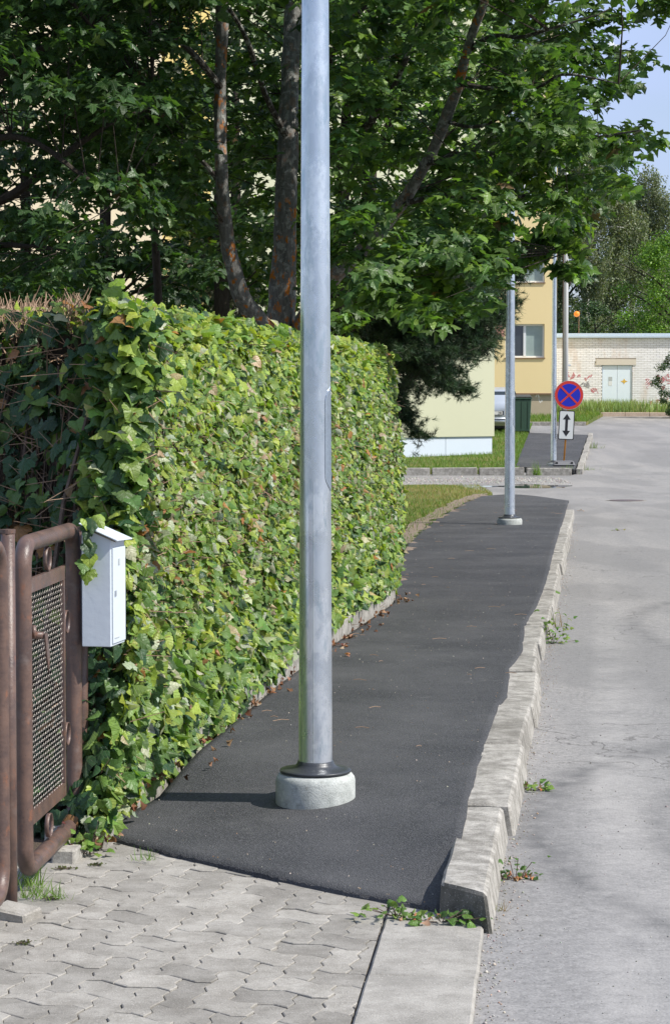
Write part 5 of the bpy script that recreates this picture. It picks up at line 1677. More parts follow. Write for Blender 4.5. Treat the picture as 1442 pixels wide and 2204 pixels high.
def twigs_to(bm, skeleton, centres, org, rnd, frac=1.0, r=.008):
    """fine branches from the nearest limb to each spray"""
    if not skeleton: return
    sk = np.array([list(v) for v in skeleton])
    for c, rr_ in centres:
        if rnd.random() > frac: continue
        d = np.linalg.norm(sk - np.array(c) + [0, 0, .5], axis=1)
        a = Vector(sk[int(np.argmin(d))])
        if (a - c).length > 4.5: continue
        m_ = a.lerp(c, .5) + Vector((rnd.gauss(0, .1), rnd.gauss(0, .1), .12 + rnd.gauss(0, .08)))
        L = (a - c).length
        tube(bm, [a - org, m_ - org, c - org], [r * (.8 + L * .45), r * (.6 + L * .2), r * .4], 5, False)

def sun_clear(c_, targets, rad, pr_, rnd):
    out = []
    for c, r in c_:
        hit = False
        for t in targets:
            v = c - t; k_ = v.dot(S)
            if k_ > .35 and (v - S * k_).length < rad: hit = True; break
        if hit and rnd.random() < pr_: continue
        out.append((c, r))
    return out
# --- the big maple behind the hedge
tb = W(612, 1185, 14.3); tb.z = .08
maple = thing('maple_tree', tb, 'large many stemmed maple with orange lichen on its stems behind the hedge', 'tree')
rnd = random.Random(21)
bm = bmesh.new()
skel = []
base = tb + Vector((0, 0, 0))
w = lambda x_, y_, Y_: W(x_, y_, Y_)
stemB = [tb, w(612, 900, 14.3), w(606, 740, 14.3), w(607, 640, 14.3), w(614, 500, 14.3), w(620, 300, 14.4), w(625, 150, 14.5), w(632, 0, 14.6), w(640, -300, 14.7), w(660, -700, 14.8)]
stemA = [w(606, 790, 14.2), w(585, 730, 14.15), w(556, 692, 14.1), w(522, 640, 14.0), w(502, 580, 13.95), w(487, 500, 13.9), w(476, 350, 13.8), w(474, 200, 13.8), w(479, 0, 13.7), w(470, -350, 13.6), w(440, -700, 13.4)]
limbC = [w(622, 800, 14.3), w(655, 690, 14.2), w(712, 603, 14.0), w(755, 560, 13.9), w(805, 512, 13.8), w(862, 440, 13.6), w(915, 355, 13.4), w(955, 265, 13.2), w(988, 175, 13.0), w(1012, 85, 12.8), w(1047, -10, 12.6), w(1085, -160, 12.5), w(1120, -400, 12.4)]
skel += limb(bm, stemB, [.24, .19, .165, .14, .115, .10, .092, .09, .07, .04], tb, 44, 14)
link('stem', bm, maple, 'bark', True)
bm = bmesh.new(); skel += limb(bm, stemA, [.13, .12, .10, .088, .075, .07, .064, .062, .06, .05, .03], tb, 44, 14); link('stem', bm, maple, 'bark', True)
bm = bmesh.new(); skel += limb(bm, limbC, [.12, .10, .085, .075, .07, .062, .056, .052, .048, .042, .036, .03, .02], tb, 44, 12); link('stem', bm, maple, 'bark', True)
bm = bmesh.new()
for pts, rads in (
        ([w(1004, 110, 12.9), w(1060, 78, 12.6), w(1120, 80, 12.4), w(1185, 62, 12.2), w(1290, 30, 12.1)], [.03, .024, .018, .014, .006]),
        ([w(985, 180, 13.0), w(1070, 192, 12.7), w(1150, 192, 12.4), w(1215, 160, 12.2), w(1330, 180, 12.0)], [.026, .02, .016, .012, .005]),
        ([w(960, 262, 13.2), w(1040, 270, 12.9), w(1160, 200, 12.6)], [.02, .016, .008]),
        ([w(915, 355, 13.4), w(1000, 330, 13.0), w(1120, 330, 12.7), w(1260, 300, 12.3), w(1380, 280, 12.0)], [.03, .025, .02, .014, .006]),
        ([w(862, 440, 13.6), w(960, 420, 13.2), w(1060, 430, 12.9), w(1170, 430, 12.6), w(1230, 540, 12.3)], [.03, .024, .02, .014, .006]),
        ([w(710, 348, 14.3), w(755, 300, 14.0), w(803, 256, 13.7), w(860, 160, 13.4), w(900, 40, 13.2)], [.045, .04, .035, .026, .014]),
        ([w(700, 150, 14.4), w(742, 66, 14.1), w(790, 2, 13.9), w(830, -120, 13.8)], [.04, .03, .026, .012]),
        ([w(478, 190, 13.8), w(400, 100, 13.2), w(300, 30, 12.8), w(180, -40, 12.4)], [.035, .03, .02, .01]),
        ([w(480, 400, 13.9), w(420, 330, 13.6), w(330, 260, 13.3), w(250, 210, 13.0)], [.03, .024, .018, .01]),
        ([w(620, 300, 14.4), w(570, 200, 14.0), w(520, 60, 13.6), w(430, -60, 13.2)], [.04, .032, .024, .012]),
        ([w(760, 556, 13.9), w(860, 560, 13.6), w(950, 600, 13.3)], [.02, .016, .008])):
    skel += limb(bm, pts, rads, tb, 16, 7)
RP = [(700, -80), (1335, -80), (1318, 30), (1300, 80), (1345, 90), (1385, 120), (1375, 160), (1330, 180), (1310, 220), (1370, 255), (1420, 295), (1425, 315), (1360, 315), (1335, 370), (1335, 435), (1285, 470), (1235, 490), (1235, 550), (1222, 565), (1195, 500), (1140, 450), (1095, 445), (1075, 520), (1070, 590), (1040, 640), (985, 675), (900, 690), (850, 640), (780, 640), (720, 610)]
thin = [((1120, -80), (1260, -80), (1260, 180), (1130, 180)), ((1090, 480), (1180, 480), (1180, 600), (1090, 600))]
cs = poly_centres(rnd, RP, 300, 11.4, 14.6, .16, .30, holes=((list(thin[0]), .25),))
cs += poly_centres(rnd, [(1385, -30), (1470, -40), (1470, 20), (1400, 20)], 8, 12, 12.6, .12, .2)
cs += poly_centres(rnd, [(1180, 480), (1260, 530), (1262, 590), (1225, 585), (1120, 520)], 7, 12, 12.6, .12, .18)
cs += [(w(1215, 570, 12.2), .16), (w(1238, 582, 12.2), .14), (w(1150, 545, 12.4), .15), (w(1120, 560, 12.6), .15), (w(1190, 505, 12.3), .16)]
LH = [([(-40, 180), (70, 200), (215, 300), (150, 350), (60, 440), (-40, 470)], .55), ([(175, 470), (250, 430), (440, 520), (400, 620), (190, 620)], .85), ([(80, 230), (150, 260), (330, 450), (300, 470), (150, 380)], .35)]
cs += poly_centres(rnd, [(1050, -60), (1210, -60), (1215, 400), (1060, 400)], 52, 11.6, 14.2, .16, .28)
cs_mid = poly_centres(rnd, [(330, -80), (720, -80), (720, 610), (640, 640), (560, 560), (470, 560), (420, 500), (330, 420)], 170, 12.6, 16.5, .2, .34, holes=LH)
def clear_of(c_, lines, rnd, marg=34, pr_=.92):
    out = []
    for c, r in c_:
        x_, y_ = topix(c); hit = False
        for ln in lines:
            q_ = [topix(v) + (v.y,) for v in ln]
            for a, b in zip(q_, q_[1:]):
                lo_, hi_ = min(a[1], b[1]), max(a[1], b[1])
                if lo_ - 10 <= y_ <= hi_ + 10:
                    t = (y_ - a[1]) / ((b[1] - a[1]) or 1)
                    xx = a[0] + (b[0] - a[0]) * t
                    if abs(xx - x_) < marg and c.y < a[2] + .5: hit = True
        if hit and rnd.random() < pr_: continue
        out.append((c, r))
    return out
cs = clear_of(cs, [limbC[1:9]], rnd, 42, .75)
cs_mid = clear_of(cs_mid, [stemA[:9], stemB[:8]], rnd, 62, .97)
cs_up = ell_centres(rnd, (0.2, 13.6 * K, 7.2), (5.0, 4.8, 4.6), 460, .35, .6, cond=lambda p: topix(p)[1] < -40 and p.z > 4.2)
cs += poly_centres(rnd, [(740, 440), (1080, 430), (1085, 580), (1040, 650), (900, 700), (860, 650), (760, 620)], 46, 10.9, 11.8, .16, .26)
lit = [w(x_, y_, 13.6) for x_, y_ in ((487, 500), (478, 420), (475, 330), (474, 230), (505, 600), (620, 330), (612, 520))] + [w(x_, y_, 11.2) for x_ in (780, 850, 920, 990, 1050) for y_ in (470, 540, 610, 670)] + [w(x_, y_, 12.6) for x_, y_ in ((860, 440), (930, 330), (985, 170), (1020, 60), (780, 530))]
cs = clear_of(cs, [limbC[1:12]], rnd, 46, .85)
cs = sun_clear(cs, lit, .32, .6, rnd); cs_mid = sun_clear(cs_mid, lit, .3, .7, rnd); cs_up = sun_clear(cs_up, lit, .62, .88, rnd)
link('branches', bm, maple, 'bark_grey')
bm = bmesh.new(); twigs_to(bm, skel, cs, tb, rnd, .22, .004); twigs_to(bm, skel, cs_mid, tb, rnd, .3, .005); twigs_to(bm, skel, cs_up, tb, rnd, .1)
link('twigs', bm, maple, 'bark_dark')
P1, N1, T1 = sprays(rnd, cs, 30, 0)
P2, N2, T2 = sprays(rnd, cs_mid, 30, 0)
P3, N3, T3 = sprays(rnd, cs_up, 36, 0)
P = np.concatenate([P1, P2, P3]); N_ = np.concatenate([N1, N2, N3]); T_ = np.concatenate([T1, T2, T3])
S_ = np.concatenate([rng.uniform(.09, .165, len(P1) + len(P2)), rng.uniform(.14, .22, len(P3))])
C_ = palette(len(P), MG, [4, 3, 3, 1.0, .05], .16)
C_[len(P1):len(P1) + len(P2)] *= .75  # leaves round the middle stems darkened, shade put into their tint
key = np.linalg.norm(P - np.array([0, 0, CAMZ]), axis=1) / S_
infr = np.zeros(len(P), bool); infr[:len(P1)] = True
key = np.where(infr & (P[:, 0] / P[:, 1] < .245 / K), key, 1e6)
scatter_leaves(maple, MAPLE, P - np.array(tb), N_, T_, S_, C_, 'leaf', 300, key)

# --- maple outside the left edge, its crown hangs into view
tl = Vector((-4.6, 12.6 * K, .03))
maple2 = thing('maple_tree', tl, 'dark shaded maple whose crown hangs into the upper left corner', 'tree')
bm = bmesh.new(); sk2 = []
sk2 += limb(bm, [tl, tl + Vector((.1, 0, 1.6)), tl + Vector((.3, .1, 3.2)), tl + Vector((.2, .2, 6)), tl + Vector((0, .3, 9))], [.26, .2, .17, .12, .05], tl, 20, 14)
link('trunk', bm, maple2, 'bark_dark', True)
bm = bmesh.new()
for pts, rads in (
        ([tl + Vector((.15, 0, 2.3)), w(-60, 470, 12.2), w(20, 425, 12.1), w(90, 375, 12.0), w(150, 325, 12.0), w(240, 265, 12.0), w(330, 230, 12.2)], [.08, .05, .042, .034, .03, .02, .01]),
        ([tl + Vector((.25, .1, 3.6)), w(-40, 200, 12), w(60, 120, 11.8), w(200, 60, 11.6)], [.07, .05, .035, .012]),
        ([tl + Vector((.25, .1, 3)), w(-60, 330, 11.5), w(60, 300, 11.3), w(180, 380, 11.2), w(260, 420, 11.2)], [.05, .035, .025, .016, .007]),
        ([tl + Vector((.15, 0, 1.9)), w(-60, 560, 11.8), w(60, 530, 11.6), w(140, 540, 11.5)], [.05, .03, .02, .008])):
    sk2 += limb(bm, pts, rads, tl, 18, 7)
LP = [(-90, -90), (380, -90), (400, 200), (360, 420), (300, 500), (230, 520), (190, 600), (150, 640), (-90, 650)]
cs = poly_centres(rnd, LP, 235, 10.6, 14.2, .18, .32, holes=LH)
cs += poly_centres(rnd, [(-90, -90), (420, -90), (420, 190), (330, 300), (150, 190), (-90, 190)], 110, 12.5, 16.0, .2, .36)
cs += poly_centres(rnd, [(60, 240), (330, 240), (420, 420), (260, 440), (180, 420)], 36, 12.5, 15.0, .18, .3)
cs_up2 = ell_centres(rnd, (-3.6, 12.4 * K, 6.8), (3.6, 4.4, 4.0), 260, .35, .6, cond=lambda p: (topix(p)[1] < -40 or topix(p)[0] < -60) and p.z > 2.6)
twigs_to(bm, sk2, cs, tl, rnd, .4, .005); twigs_to(bm, sk2, cs_up2, tl, rnd, .1)
link('branches', bm, maple2, 'bark_dark')
P1, N1, T1 = sprays(rnd, cs, 30, 0); P3, N3, T3 = sprays(rnd, cs_up2, 34, 0)
P = np.concatenate([P1, P3]); N_ = np.concatenate([N1, N3]); T_ = np.concatenate([T1, T3])
S_ = np.concatenate([rng.uniform(.08, .15, len(P1)), rng.uniform(.14, .2, len(P3))])
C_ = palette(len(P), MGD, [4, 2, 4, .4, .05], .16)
key = np.linalg.norm(P - np.array([0, 0, CAMZ]), axis=1) / S_
infr = np.zeros(len(P), bool); infr[:len(P1)] = True
key = np.where(infr & (P[:, 0] / P[:, 1] > -.235 / K), key, 1e6)
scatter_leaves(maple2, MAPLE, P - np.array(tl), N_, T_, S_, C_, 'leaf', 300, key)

# --- thick grove behind them
def grove_tree(px, Y_, label, poly, n_, y0, y1, cols, wts, seed, hol=(), lean=0.0, rt=.13, leafs=(.12, .2), per=34, name='broadleaf_tree', sr=(.3, .5), top=None):
    rnd = random.Random(seed)
    Y_ = Y_ * K
    t0 = Vector(((px - 721) / FPX * Y_, Y_, gz(Y_) + .08))
    t = thing(name, t0, label, 'tree')
    bm = bmesh.new()
    sk = limb(bm, [t0, t0 + Vector((lean * .3, 0, 2)), t0 + Vector((lean * .6, 0, 4.5)), t0 + Vector((lean, .2, 8))], [rt * 1.3, rt, rt * .85, rt * .3], t0, 18, 10)
    link('trunk', bm, t, 'bark_dark', True)
    c_ = poly_centres(rnd, poly, n_, y0, y1, sr[0], sr[1], holes=hol)
    if top: c_ += ell_centres(rnd, (t0.x, Y_, top[0]), (top[1], top[1], top[2]), top[3], .4, .6, cond=lambda p: topix(p)[1] < -60)
    bm = bmesh.new(); twigs_to(bm, sk, c_, t0, rnd, .5, .012); link('branches', bm, t, 'bark_dark')['kind'] = 'stuff'
    P_, Nx, Tx = sprays(rnd, c_, per, 0)
    n2 = len(P_)
    scatter_leaves(t, [MAPLE[0], MAPLE[2]], P_ - np.array(t0), Nx, Tx, rng.uniform(*leafs, n2), palette(n2, cols, wts, .16), 'leaf')
    return t
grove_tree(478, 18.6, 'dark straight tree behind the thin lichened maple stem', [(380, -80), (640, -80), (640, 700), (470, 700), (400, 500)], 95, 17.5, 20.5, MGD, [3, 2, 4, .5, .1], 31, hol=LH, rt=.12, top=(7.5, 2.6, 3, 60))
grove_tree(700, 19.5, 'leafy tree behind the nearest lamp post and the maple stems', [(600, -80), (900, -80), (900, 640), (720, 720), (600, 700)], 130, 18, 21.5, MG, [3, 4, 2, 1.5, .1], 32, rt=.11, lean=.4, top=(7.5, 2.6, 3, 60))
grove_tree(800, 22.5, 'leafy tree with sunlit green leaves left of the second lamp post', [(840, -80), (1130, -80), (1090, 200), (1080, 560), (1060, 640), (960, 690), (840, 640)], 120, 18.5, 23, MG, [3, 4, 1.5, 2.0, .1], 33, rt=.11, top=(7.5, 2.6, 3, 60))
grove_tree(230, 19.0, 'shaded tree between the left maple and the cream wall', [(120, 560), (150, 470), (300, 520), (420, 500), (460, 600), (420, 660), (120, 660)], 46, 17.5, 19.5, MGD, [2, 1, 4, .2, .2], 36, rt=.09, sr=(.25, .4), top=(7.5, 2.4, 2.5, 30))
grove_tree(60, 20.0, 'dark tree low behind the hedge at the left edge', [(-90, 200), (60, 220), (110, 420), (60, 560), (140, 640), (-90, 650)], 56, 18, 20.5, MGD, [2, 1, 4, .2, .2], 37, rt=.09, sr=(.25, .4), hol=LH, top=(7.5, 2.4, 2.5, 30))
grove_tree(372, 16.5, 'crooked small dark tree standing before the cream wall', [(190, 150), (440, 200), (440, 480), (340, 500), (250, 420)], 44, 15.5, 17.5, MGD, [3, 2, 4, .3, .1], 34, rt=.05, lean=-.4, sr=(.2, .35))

# --- pines
NEED = None
def needle_tuft(k_=26, L=1.0, seed=1):
    r_ = random.Random(seed); V, F = [], []
    for i_ in range(k_):
        d = Vector((r_.gauss(0, .55), .55 + r_.random() * .6, r_.gauss(0, .55))).normalized()
        b = Vector((0, r_.uniform(-.5, .3), 0))
        s_ = d.cross(Vector((r_.gauss(0, 1), r_.gauss(0, 1), r_.gauss(0, 1)))).normalized() * .028
        e = b + d * L * r_.uniform(.7, 1.1)
        n = len(V); V += [tuple(b - s_), tuple(b + s_), tuple(e)]; F.append((n, n + 1, n + 2))
    return np.array(V), F
TUFT = needle_tuft(24, 1.0, 2)
def pine(px, Y_, label, branches, dens, seed, height=9.0, trunk=.14, cols=((0.035, 0.075, 0.030), (0.055, 0.10, 0.04), (0.025, 0.055, 0.028)), tsize=(.075, .115), spread=.16, part='trunk'):
    rnd = random.Random(seed)
    Y_ = Y_ * K
    t0 = Vector(((px - 721) / FPX * Y_, Y_, gz(Y_) + .08))
    t = thing('pine_tree', t0, label, 'tree')
    bm = bmesh.new()
    limb(bm, [t0, t0 + Vector((.1, 0, 2.5)), t0 + Vector((-.1, 0, 5.5)), t0 + Vector((0, 0, height))], [trunk, trunk * .85, trunk * .6, trunk * .1], t0, 18, 12)
    link('trunk', bm, t, 'bark_dark', True)
    bm = bmesh.new(); P_, D_ = [], []
    for br in branches:
        p_ = spline(br, 14)
        L = sum((a - b).length for a, b in zip(p_, p_[1:]))
        tube(bm, [q_ - t0 for q_ in p_], [.03 * (1 - .8 * i_ / 13) for i_ in range(14)], 6, False)
        for _ in range(int(dens * L)):
            s_ = rnd.random() ** .7
            k0 = min(12, int(s_ * 13)); a = p_[k0].lerp(p_[k0 + 1], s_ * 13 - k0)
            dr = (p_[k0 + 1] - p_[k0]).normalized()
            side = Vector((rnd.gauss(0, 1), rnd.gauss(0, 1), rnd.gauss(0, .55))).normalized()
            ln = rnd.uniform(.1, 1) * spread * (1.8 - s_) * 2.2
            e = a + (side + dr * .8).normalized() * ln
            if ln > .2: tube(bm, [a - t0, e - t0], [.006, .003], 3, False)
            for q_ in range(3):
                P_.append(a.lerp(e, .5 + .5 * q_ / 2) + Vector((rnd.gauss(0, .03), rnd.gauss(0, .03), rnd.gauss(0, .03))))
                D_.append((side + dr * .6 + Vector((rnd.gauss(0, .35), rnd.gauss(0, .35), .35 + rnd.gauss(0, .3)))).normalized())
    link('branches', bm, t, 'bark_dark')
    P_ = np.array(P_); D_ = np.array(D_); n2 = len(P_)
    o = batch('needles', TUFT[0], TUFT[1], P_ - np.array(t0), frames(rng.normal(0, 1, (n2, 3)), D_), rng.uniform(*tsize, n2), palette(n2, cols, [3, 2, 2], .15), 'needle', t, 'stuff')
    return t
def rb(seed, px, Y_, n_, poly, zr=None):
    """branches from the trunk to points inside the outline the photograph shows"""
    r_ = random.Random(seed); out = []
    c_ = poly_centres(r_, poly, n_, Y_ - 1.7, Y_ + 1.3, 0, 1)
    Y_ = Y_ * K
    X0 = (px - 721) / FPX * Y_
    for e, _ in c_:
        a = Vector((X0, Y_, min(7.5, e.z + r_.uniform(.0, .5) + .12 * abs(e.x - X0))))
        m_ = a.lerp(e, .55) + Vector((0, 0, r_.uniform(.02, .18)))
        out.append([a, a.lerp(m_, .5) + Vector((0, 0, .03)), m_, e])
    return out
pp = [(745, 560), (870, 620), (960, 580), (1060, 560), (1085, 600), (1078, 690), (1062, 760), (1000, 790), (985, 830), (940, 870), (905, 865), (880, 905), (850, 900), (850, 740), (745, 730)]
br = rb(5, 800, 21.0, 110, pp)
br += rb(6, 800, 21.0, 16, [(980, 600), (1100, 560), (1085, 740), (1000, 800)])
br += [[Vector((.56, 21.0 * K, 2.6)), W(850, 850, 20.6), W(870, 900, 20.4), W(905, 935, 20.2)], [Vector((.56, 21.0 * K, 3.2)), W(960, 700, 20.5), W(1060, 620, 20.2), W(1140, 575, 20.0)],
       [Vector((.56, 21.0 * K, 3.0)), W(940, 760, 20.5), W(1040, 700, 20.2), W(1105, 650, 20.0)], [Vector((.56, 21.0 * K, 2.7)), W(900, 800, 20.4), W(960, 830, 20.2), W(1000, 838, 20.1)]]
pine(800, 21.0, 'dark green pine reaching past the second lamp post in front of the lime wall', br, 46, 6)
lpn = [(300, 560), (400, 520), (470, 560), (560, 600), (620, 700), (560, 720), (400, 690), (330, 640)]
pine(520, 24.0, 'shaded pine low between the maple stems and the cream wall', rb(8, 520, 24.0, 30, lpn), 42, 9, cols=((0.07, 0.095, 0.04), (0.055, 0.08, 0.035), (0.10, 0.11, 0.05)))

# --- far trees behind the garage
def far_tree(loc, h, r, label, cols, wts, seed, n_=9000, leaf=(.12, .2), weep=False, trunkmat='bark_dark', name='broadleaf_tree', low=.15, cat='tree', group=None, clumps=60):
    rnd = random.Random(seed); g = np.random.default_rng(seed)
    t = thing(name, loc, label, cat, group)
    bm = bmesh.new()
    tube(bm, spline([(0, 0, -.2), (rnd.gauss(0, .1), 0, h * .3), (rnd.gauss(0, .2), 0, h * .65), (0, 0, h * .97)], 12), [float(x_) for x_ in np.linspace(.024 * h, .004 * h, 12)], 8)
    for _ in range(9 if not weep else 7):
        z_ = h * rnd.uniform(.3, .8); a = rnd.uniform(0, 6.28); L = r * rnd.uniform(.5, .95)
        tube(bm, spline([(0, 0, z_), (L * .5 * math.cos(a), L * .5 * math.sin(a), z_ + L * .5), (L * math.cos(a), L * math.sin(a), z_ + L * (.75 if not weep else .5))], 6), [float(x_) for x_ in np.linspace(.008 * h, .002 * h, 6)], 5, False)
    link('trunk', bm, t, trunkmat, True)
    # clumped crown
    cc = []
    for _ in range(clumps):
        zf = rnd.random()
        prof_ = math.sin(math.pi * min(1, max(0, zf)) ** .75) ** .6
        a = rnd.uniform(0, 6.28); q_ = r * prof_ * rnd.random() ** .35
        cc.append((q_ * math.cos(a), q_ * math.sin(a), h * (low + (1 - low) * zf), r * rnd.uniform(.16, .3)))
    cc = np.array(cc)
    if not weep:
        ci = g.integers(0, len(cc), n_)
        d = unit(g.normal(0, 1, (n_, 3))) * (g.random((n_, 1)) ** .4)
        P_ = cc[ci, :3] + d * cc[ci, 3:4] * [1, 1, .75]
        Nx = d + [0, 0, .5] + g.normal(0, .4, (n_, 3)); Tx = g.normal(0, 1, (n_, 3))
    else:
        ns = n_ // 26
        ci = g.integers(0, len(cc), ns)
        st_ = cc[ci, :3] + unit(g.normal(0, 1, (ns, 3))) * cc[ci, 3:4] * .8
        L = g.uniform(.8, 3.2, ns) * h / 16
        kk = 26
        tt = g.random((ns, kk))
        P_ = st_[:, None, :] + np.stack([g.normal(0, .05, (ns, kk)) + tt * g.normal(.0, .12, (ns, 1)), g.normal(0, .05, (ns, kk)) + tt * g.normal(0, .12, (ns, 1)), -tt * L[:, None]], 2)
        P_ = P_.reshape(-1, 3); P_ = P_[P_[:, 2] > .5]
        n_ = len(P_)
        Nx = g.normal(0, 1, (n_, 3)) + [.0, -.3, .2]; Tx = g.normal(0, .5, (n_, 3)) + [0, 0, -1]
    n_ = len(P_)
    batch('crown', TRI4[0], TRI4[1], P_, frames(Nx, Tx), g.uniform(*leaf, n_), palette(n_, cols, wts, .16), 'smallleaf', t, 'stuff')
    return t
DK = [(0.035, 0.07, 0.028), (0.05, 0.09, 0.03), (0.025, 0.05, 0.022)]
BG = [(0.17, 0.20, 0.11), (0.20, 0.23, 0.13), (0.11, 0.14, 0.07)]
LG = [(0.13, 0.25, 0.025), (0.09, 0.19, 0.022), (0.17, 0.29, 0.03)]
zf = gz(70 * K)
far_tree((14.6, 82 * K, zf), 16.0, 3.6, 'tall weeping birch with pale stems, its top against the sky at right', BG, [3, 2, 2], 51, 95000, (.11, .19), True, 'bark_birch', 'birch_tree', .1, clumps=70)
far_tree((19.2, 86 * K, zf), 14.3, 3.6, 'weeping birch cut by the right edge, lower than its neighbour', BG, [3, 3, 1], 52, 70000, (.11, .19), True, 'bark_birch', 'birch_tree', .1)
far_tree((12.4, 90 * K, zf), 15.0, 3.4, 'dark birch behind the farthest lamp post', [(0.05, .08, .035), (.035, .06, .028)], [1, 1], 53, 60000, (.12, .19), True, 'bark_birch', 'birch_tree', .05)
far_tree((17.6, 72 * K, zf), 9.0, 3.4, 'bright green round tree sunlit beyond the garage roof at the right edge', LG, [3, 2, 2], 54, 22000, (.1, .18), low=.12, clumps=90)
far_tree((13.2, 72 * K, zf), 5.4, 2.2, 'low dark bushy tree just beyond the middle of the garage roof', [(.05, .1, .03), (.07, .13, .035), (.035, .07, .025)], [2, 2, 2], 55, 9000, (.1, .17), low=.1)
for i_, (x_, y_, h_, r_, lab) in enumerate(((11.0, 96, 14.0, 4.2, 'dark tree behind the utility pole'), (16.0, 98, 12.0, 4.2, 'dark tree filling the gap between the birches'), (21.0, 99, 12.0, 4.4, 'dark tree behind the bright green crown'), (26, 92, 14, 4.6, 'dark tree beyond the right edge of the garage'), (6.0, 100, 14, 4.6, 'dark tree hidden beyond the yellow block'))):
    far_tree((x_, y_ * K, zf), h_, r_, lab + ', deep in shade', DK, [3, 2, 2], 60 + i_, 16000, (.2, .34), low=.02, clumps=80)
far_tree(((1458 - 721) / FPX * 56 * K, 56.2 * K, gz(56 * K)), 2.6, 1.0, 'round dark shrub at the right edge in front of the garage wall', [(.05, .1, .03), (.03, .07, .025)], [1, 1], 70, 9000, (.05, .09), low=.05, name='shrub', cat='shrub')

# ================================================================== GRASS AND WEEDS
BLADE = (np.array([(-.06, 0, 0), (.06, 0, 0), (.035, 0, .55), (-.035, 0, .55), (0, .12, 1)], float), [(0, 1, 2, 3), (3, 2, 4)])
def grass(name, P_, hmin, hmax, cols, wts, label=None, lean=.35, parent=None, cat=None, wfac=1.0):
    n_ = len(P_)
    a = rng.uniform(0, 6.283, n_)
    up_ = unit(np.stack([rng.normal(0, lean, n_), rng.normal(0, lean, n_), np.ones(n_)], 1))
    x_ = np.stack([np.cos(a), np.sin(a), np.zeros(n_)], 1)
    y_ = np.cross(up_, x_); x_ = np.cross(y_, up_)
    Rm = np.stack([x_ * wfac, y_, up_], 2)
    o = batch(name, BLADE[0], BLADE[1], P_, Rm, rng.uniform(hmin, hmax, n_), palette(n_, cols, wts, .18), 'grass', parent, 'stuff', False)
    if label: tag(o, label, cat or 'grass')
    return o
GG = [(0.10, 0.19, 0.03), (0.14, 0.24, 0.035), (0.20, 0.26, 0.06), (0.34, 0.28, 0.12)]
n = 42000
Y_ = (11.6 + 15.4 * rng.random(n) ** .8) * K
X_ = np.array([left_path_x(y) for y in Y_]) - rng.random(n) ** 1.6 * 4.5 + .03
straw = np.clip((Y_ / K - 20.5) / 2.5, 0, 1) * .8
c_ok = rng.random(n)
Pg = np.stack([X_, Y_, .10 + 0 * X_ + .0], 1)
thin_ = (X_ > np.array([left_path_x(y) for y in Y_]) - .3) & (rng.random(n) < .55)
m1 = (c_ok > straw * 1.15) & ~thin_
grass('lawn_grass', Pg[m1], .035, .085, GG, [4, 3, 1.2, .4], 'green mown grass beside the footpath beyond the hedge')
grass('dry_lawn_grass', Pg[~m1 & ~thin_], .03, .07, GG, [.3, .3, 1.5, 3], 'straw coloured dry grass on the far part of the near lawn')
n = 36000
Y_ = rng.uniform(32.3, 50, n) * K; X_ = np.array([far_left(max(y, p2[0].y)) for y in Y_]) - rng.random(n) ** 1.5 * 6 + .05
inb = np.array([((Vector((x_, y_, 0)) - b1c).dot(Vector((b1u.y * -1, b1u.x, 0))) > 0 and x_ < 4.25) for x_, y_ in zip(X_, Y_)])
Pg = np.stack([X_, Y_, np.array([gz(y) for y in Y_]) + .115], 1)[~inb]
grass('far_lawn_grass', Pg, .04, .12, GG, [4, 4, 1, .2], 'bright green grass between the lime wall and the far kerb')
n = 9000
Y_ = rng.uniform(51.3, 57.2, n) * K; X_ = np.array([verge_right(y) for y in Y_]) - rng.random(n) * 5
Pg = np.stack([X_, Y_, np.array([gz(y) for y in Y_]) + .12], 1)
grass('verge_grass', Pg, .06, .22, GG, [3, 4, 2, .6], 'rough grass verge in front of the garage and the yellow block')
n = 7500
Y_ = rng.uniform(57.9, 59.85, n) * K; X_ = rng.uniform(8.5, 15.4, n)
hmask = np.array([1.0 if x_ < 12.9 else (.35 if x_ < 13.6 else .55) for x_ in X_])
keep = rng.random(n) < hmask
Pg = np.stack([X_, Y_, np.array([gz(y) for y in Y_]) + .12], 1)[keep]
grass('tall_weeds', Pg, .15, .60, [(0.18, 0.27, 0.09), (0.26, 0.34, 0.13), (0.34, 0.36, 0.20)], [3, 3, 1], 'tall wild grass and weeds growing along the foot of the garage wall', .22, None, 'weeds', .55)
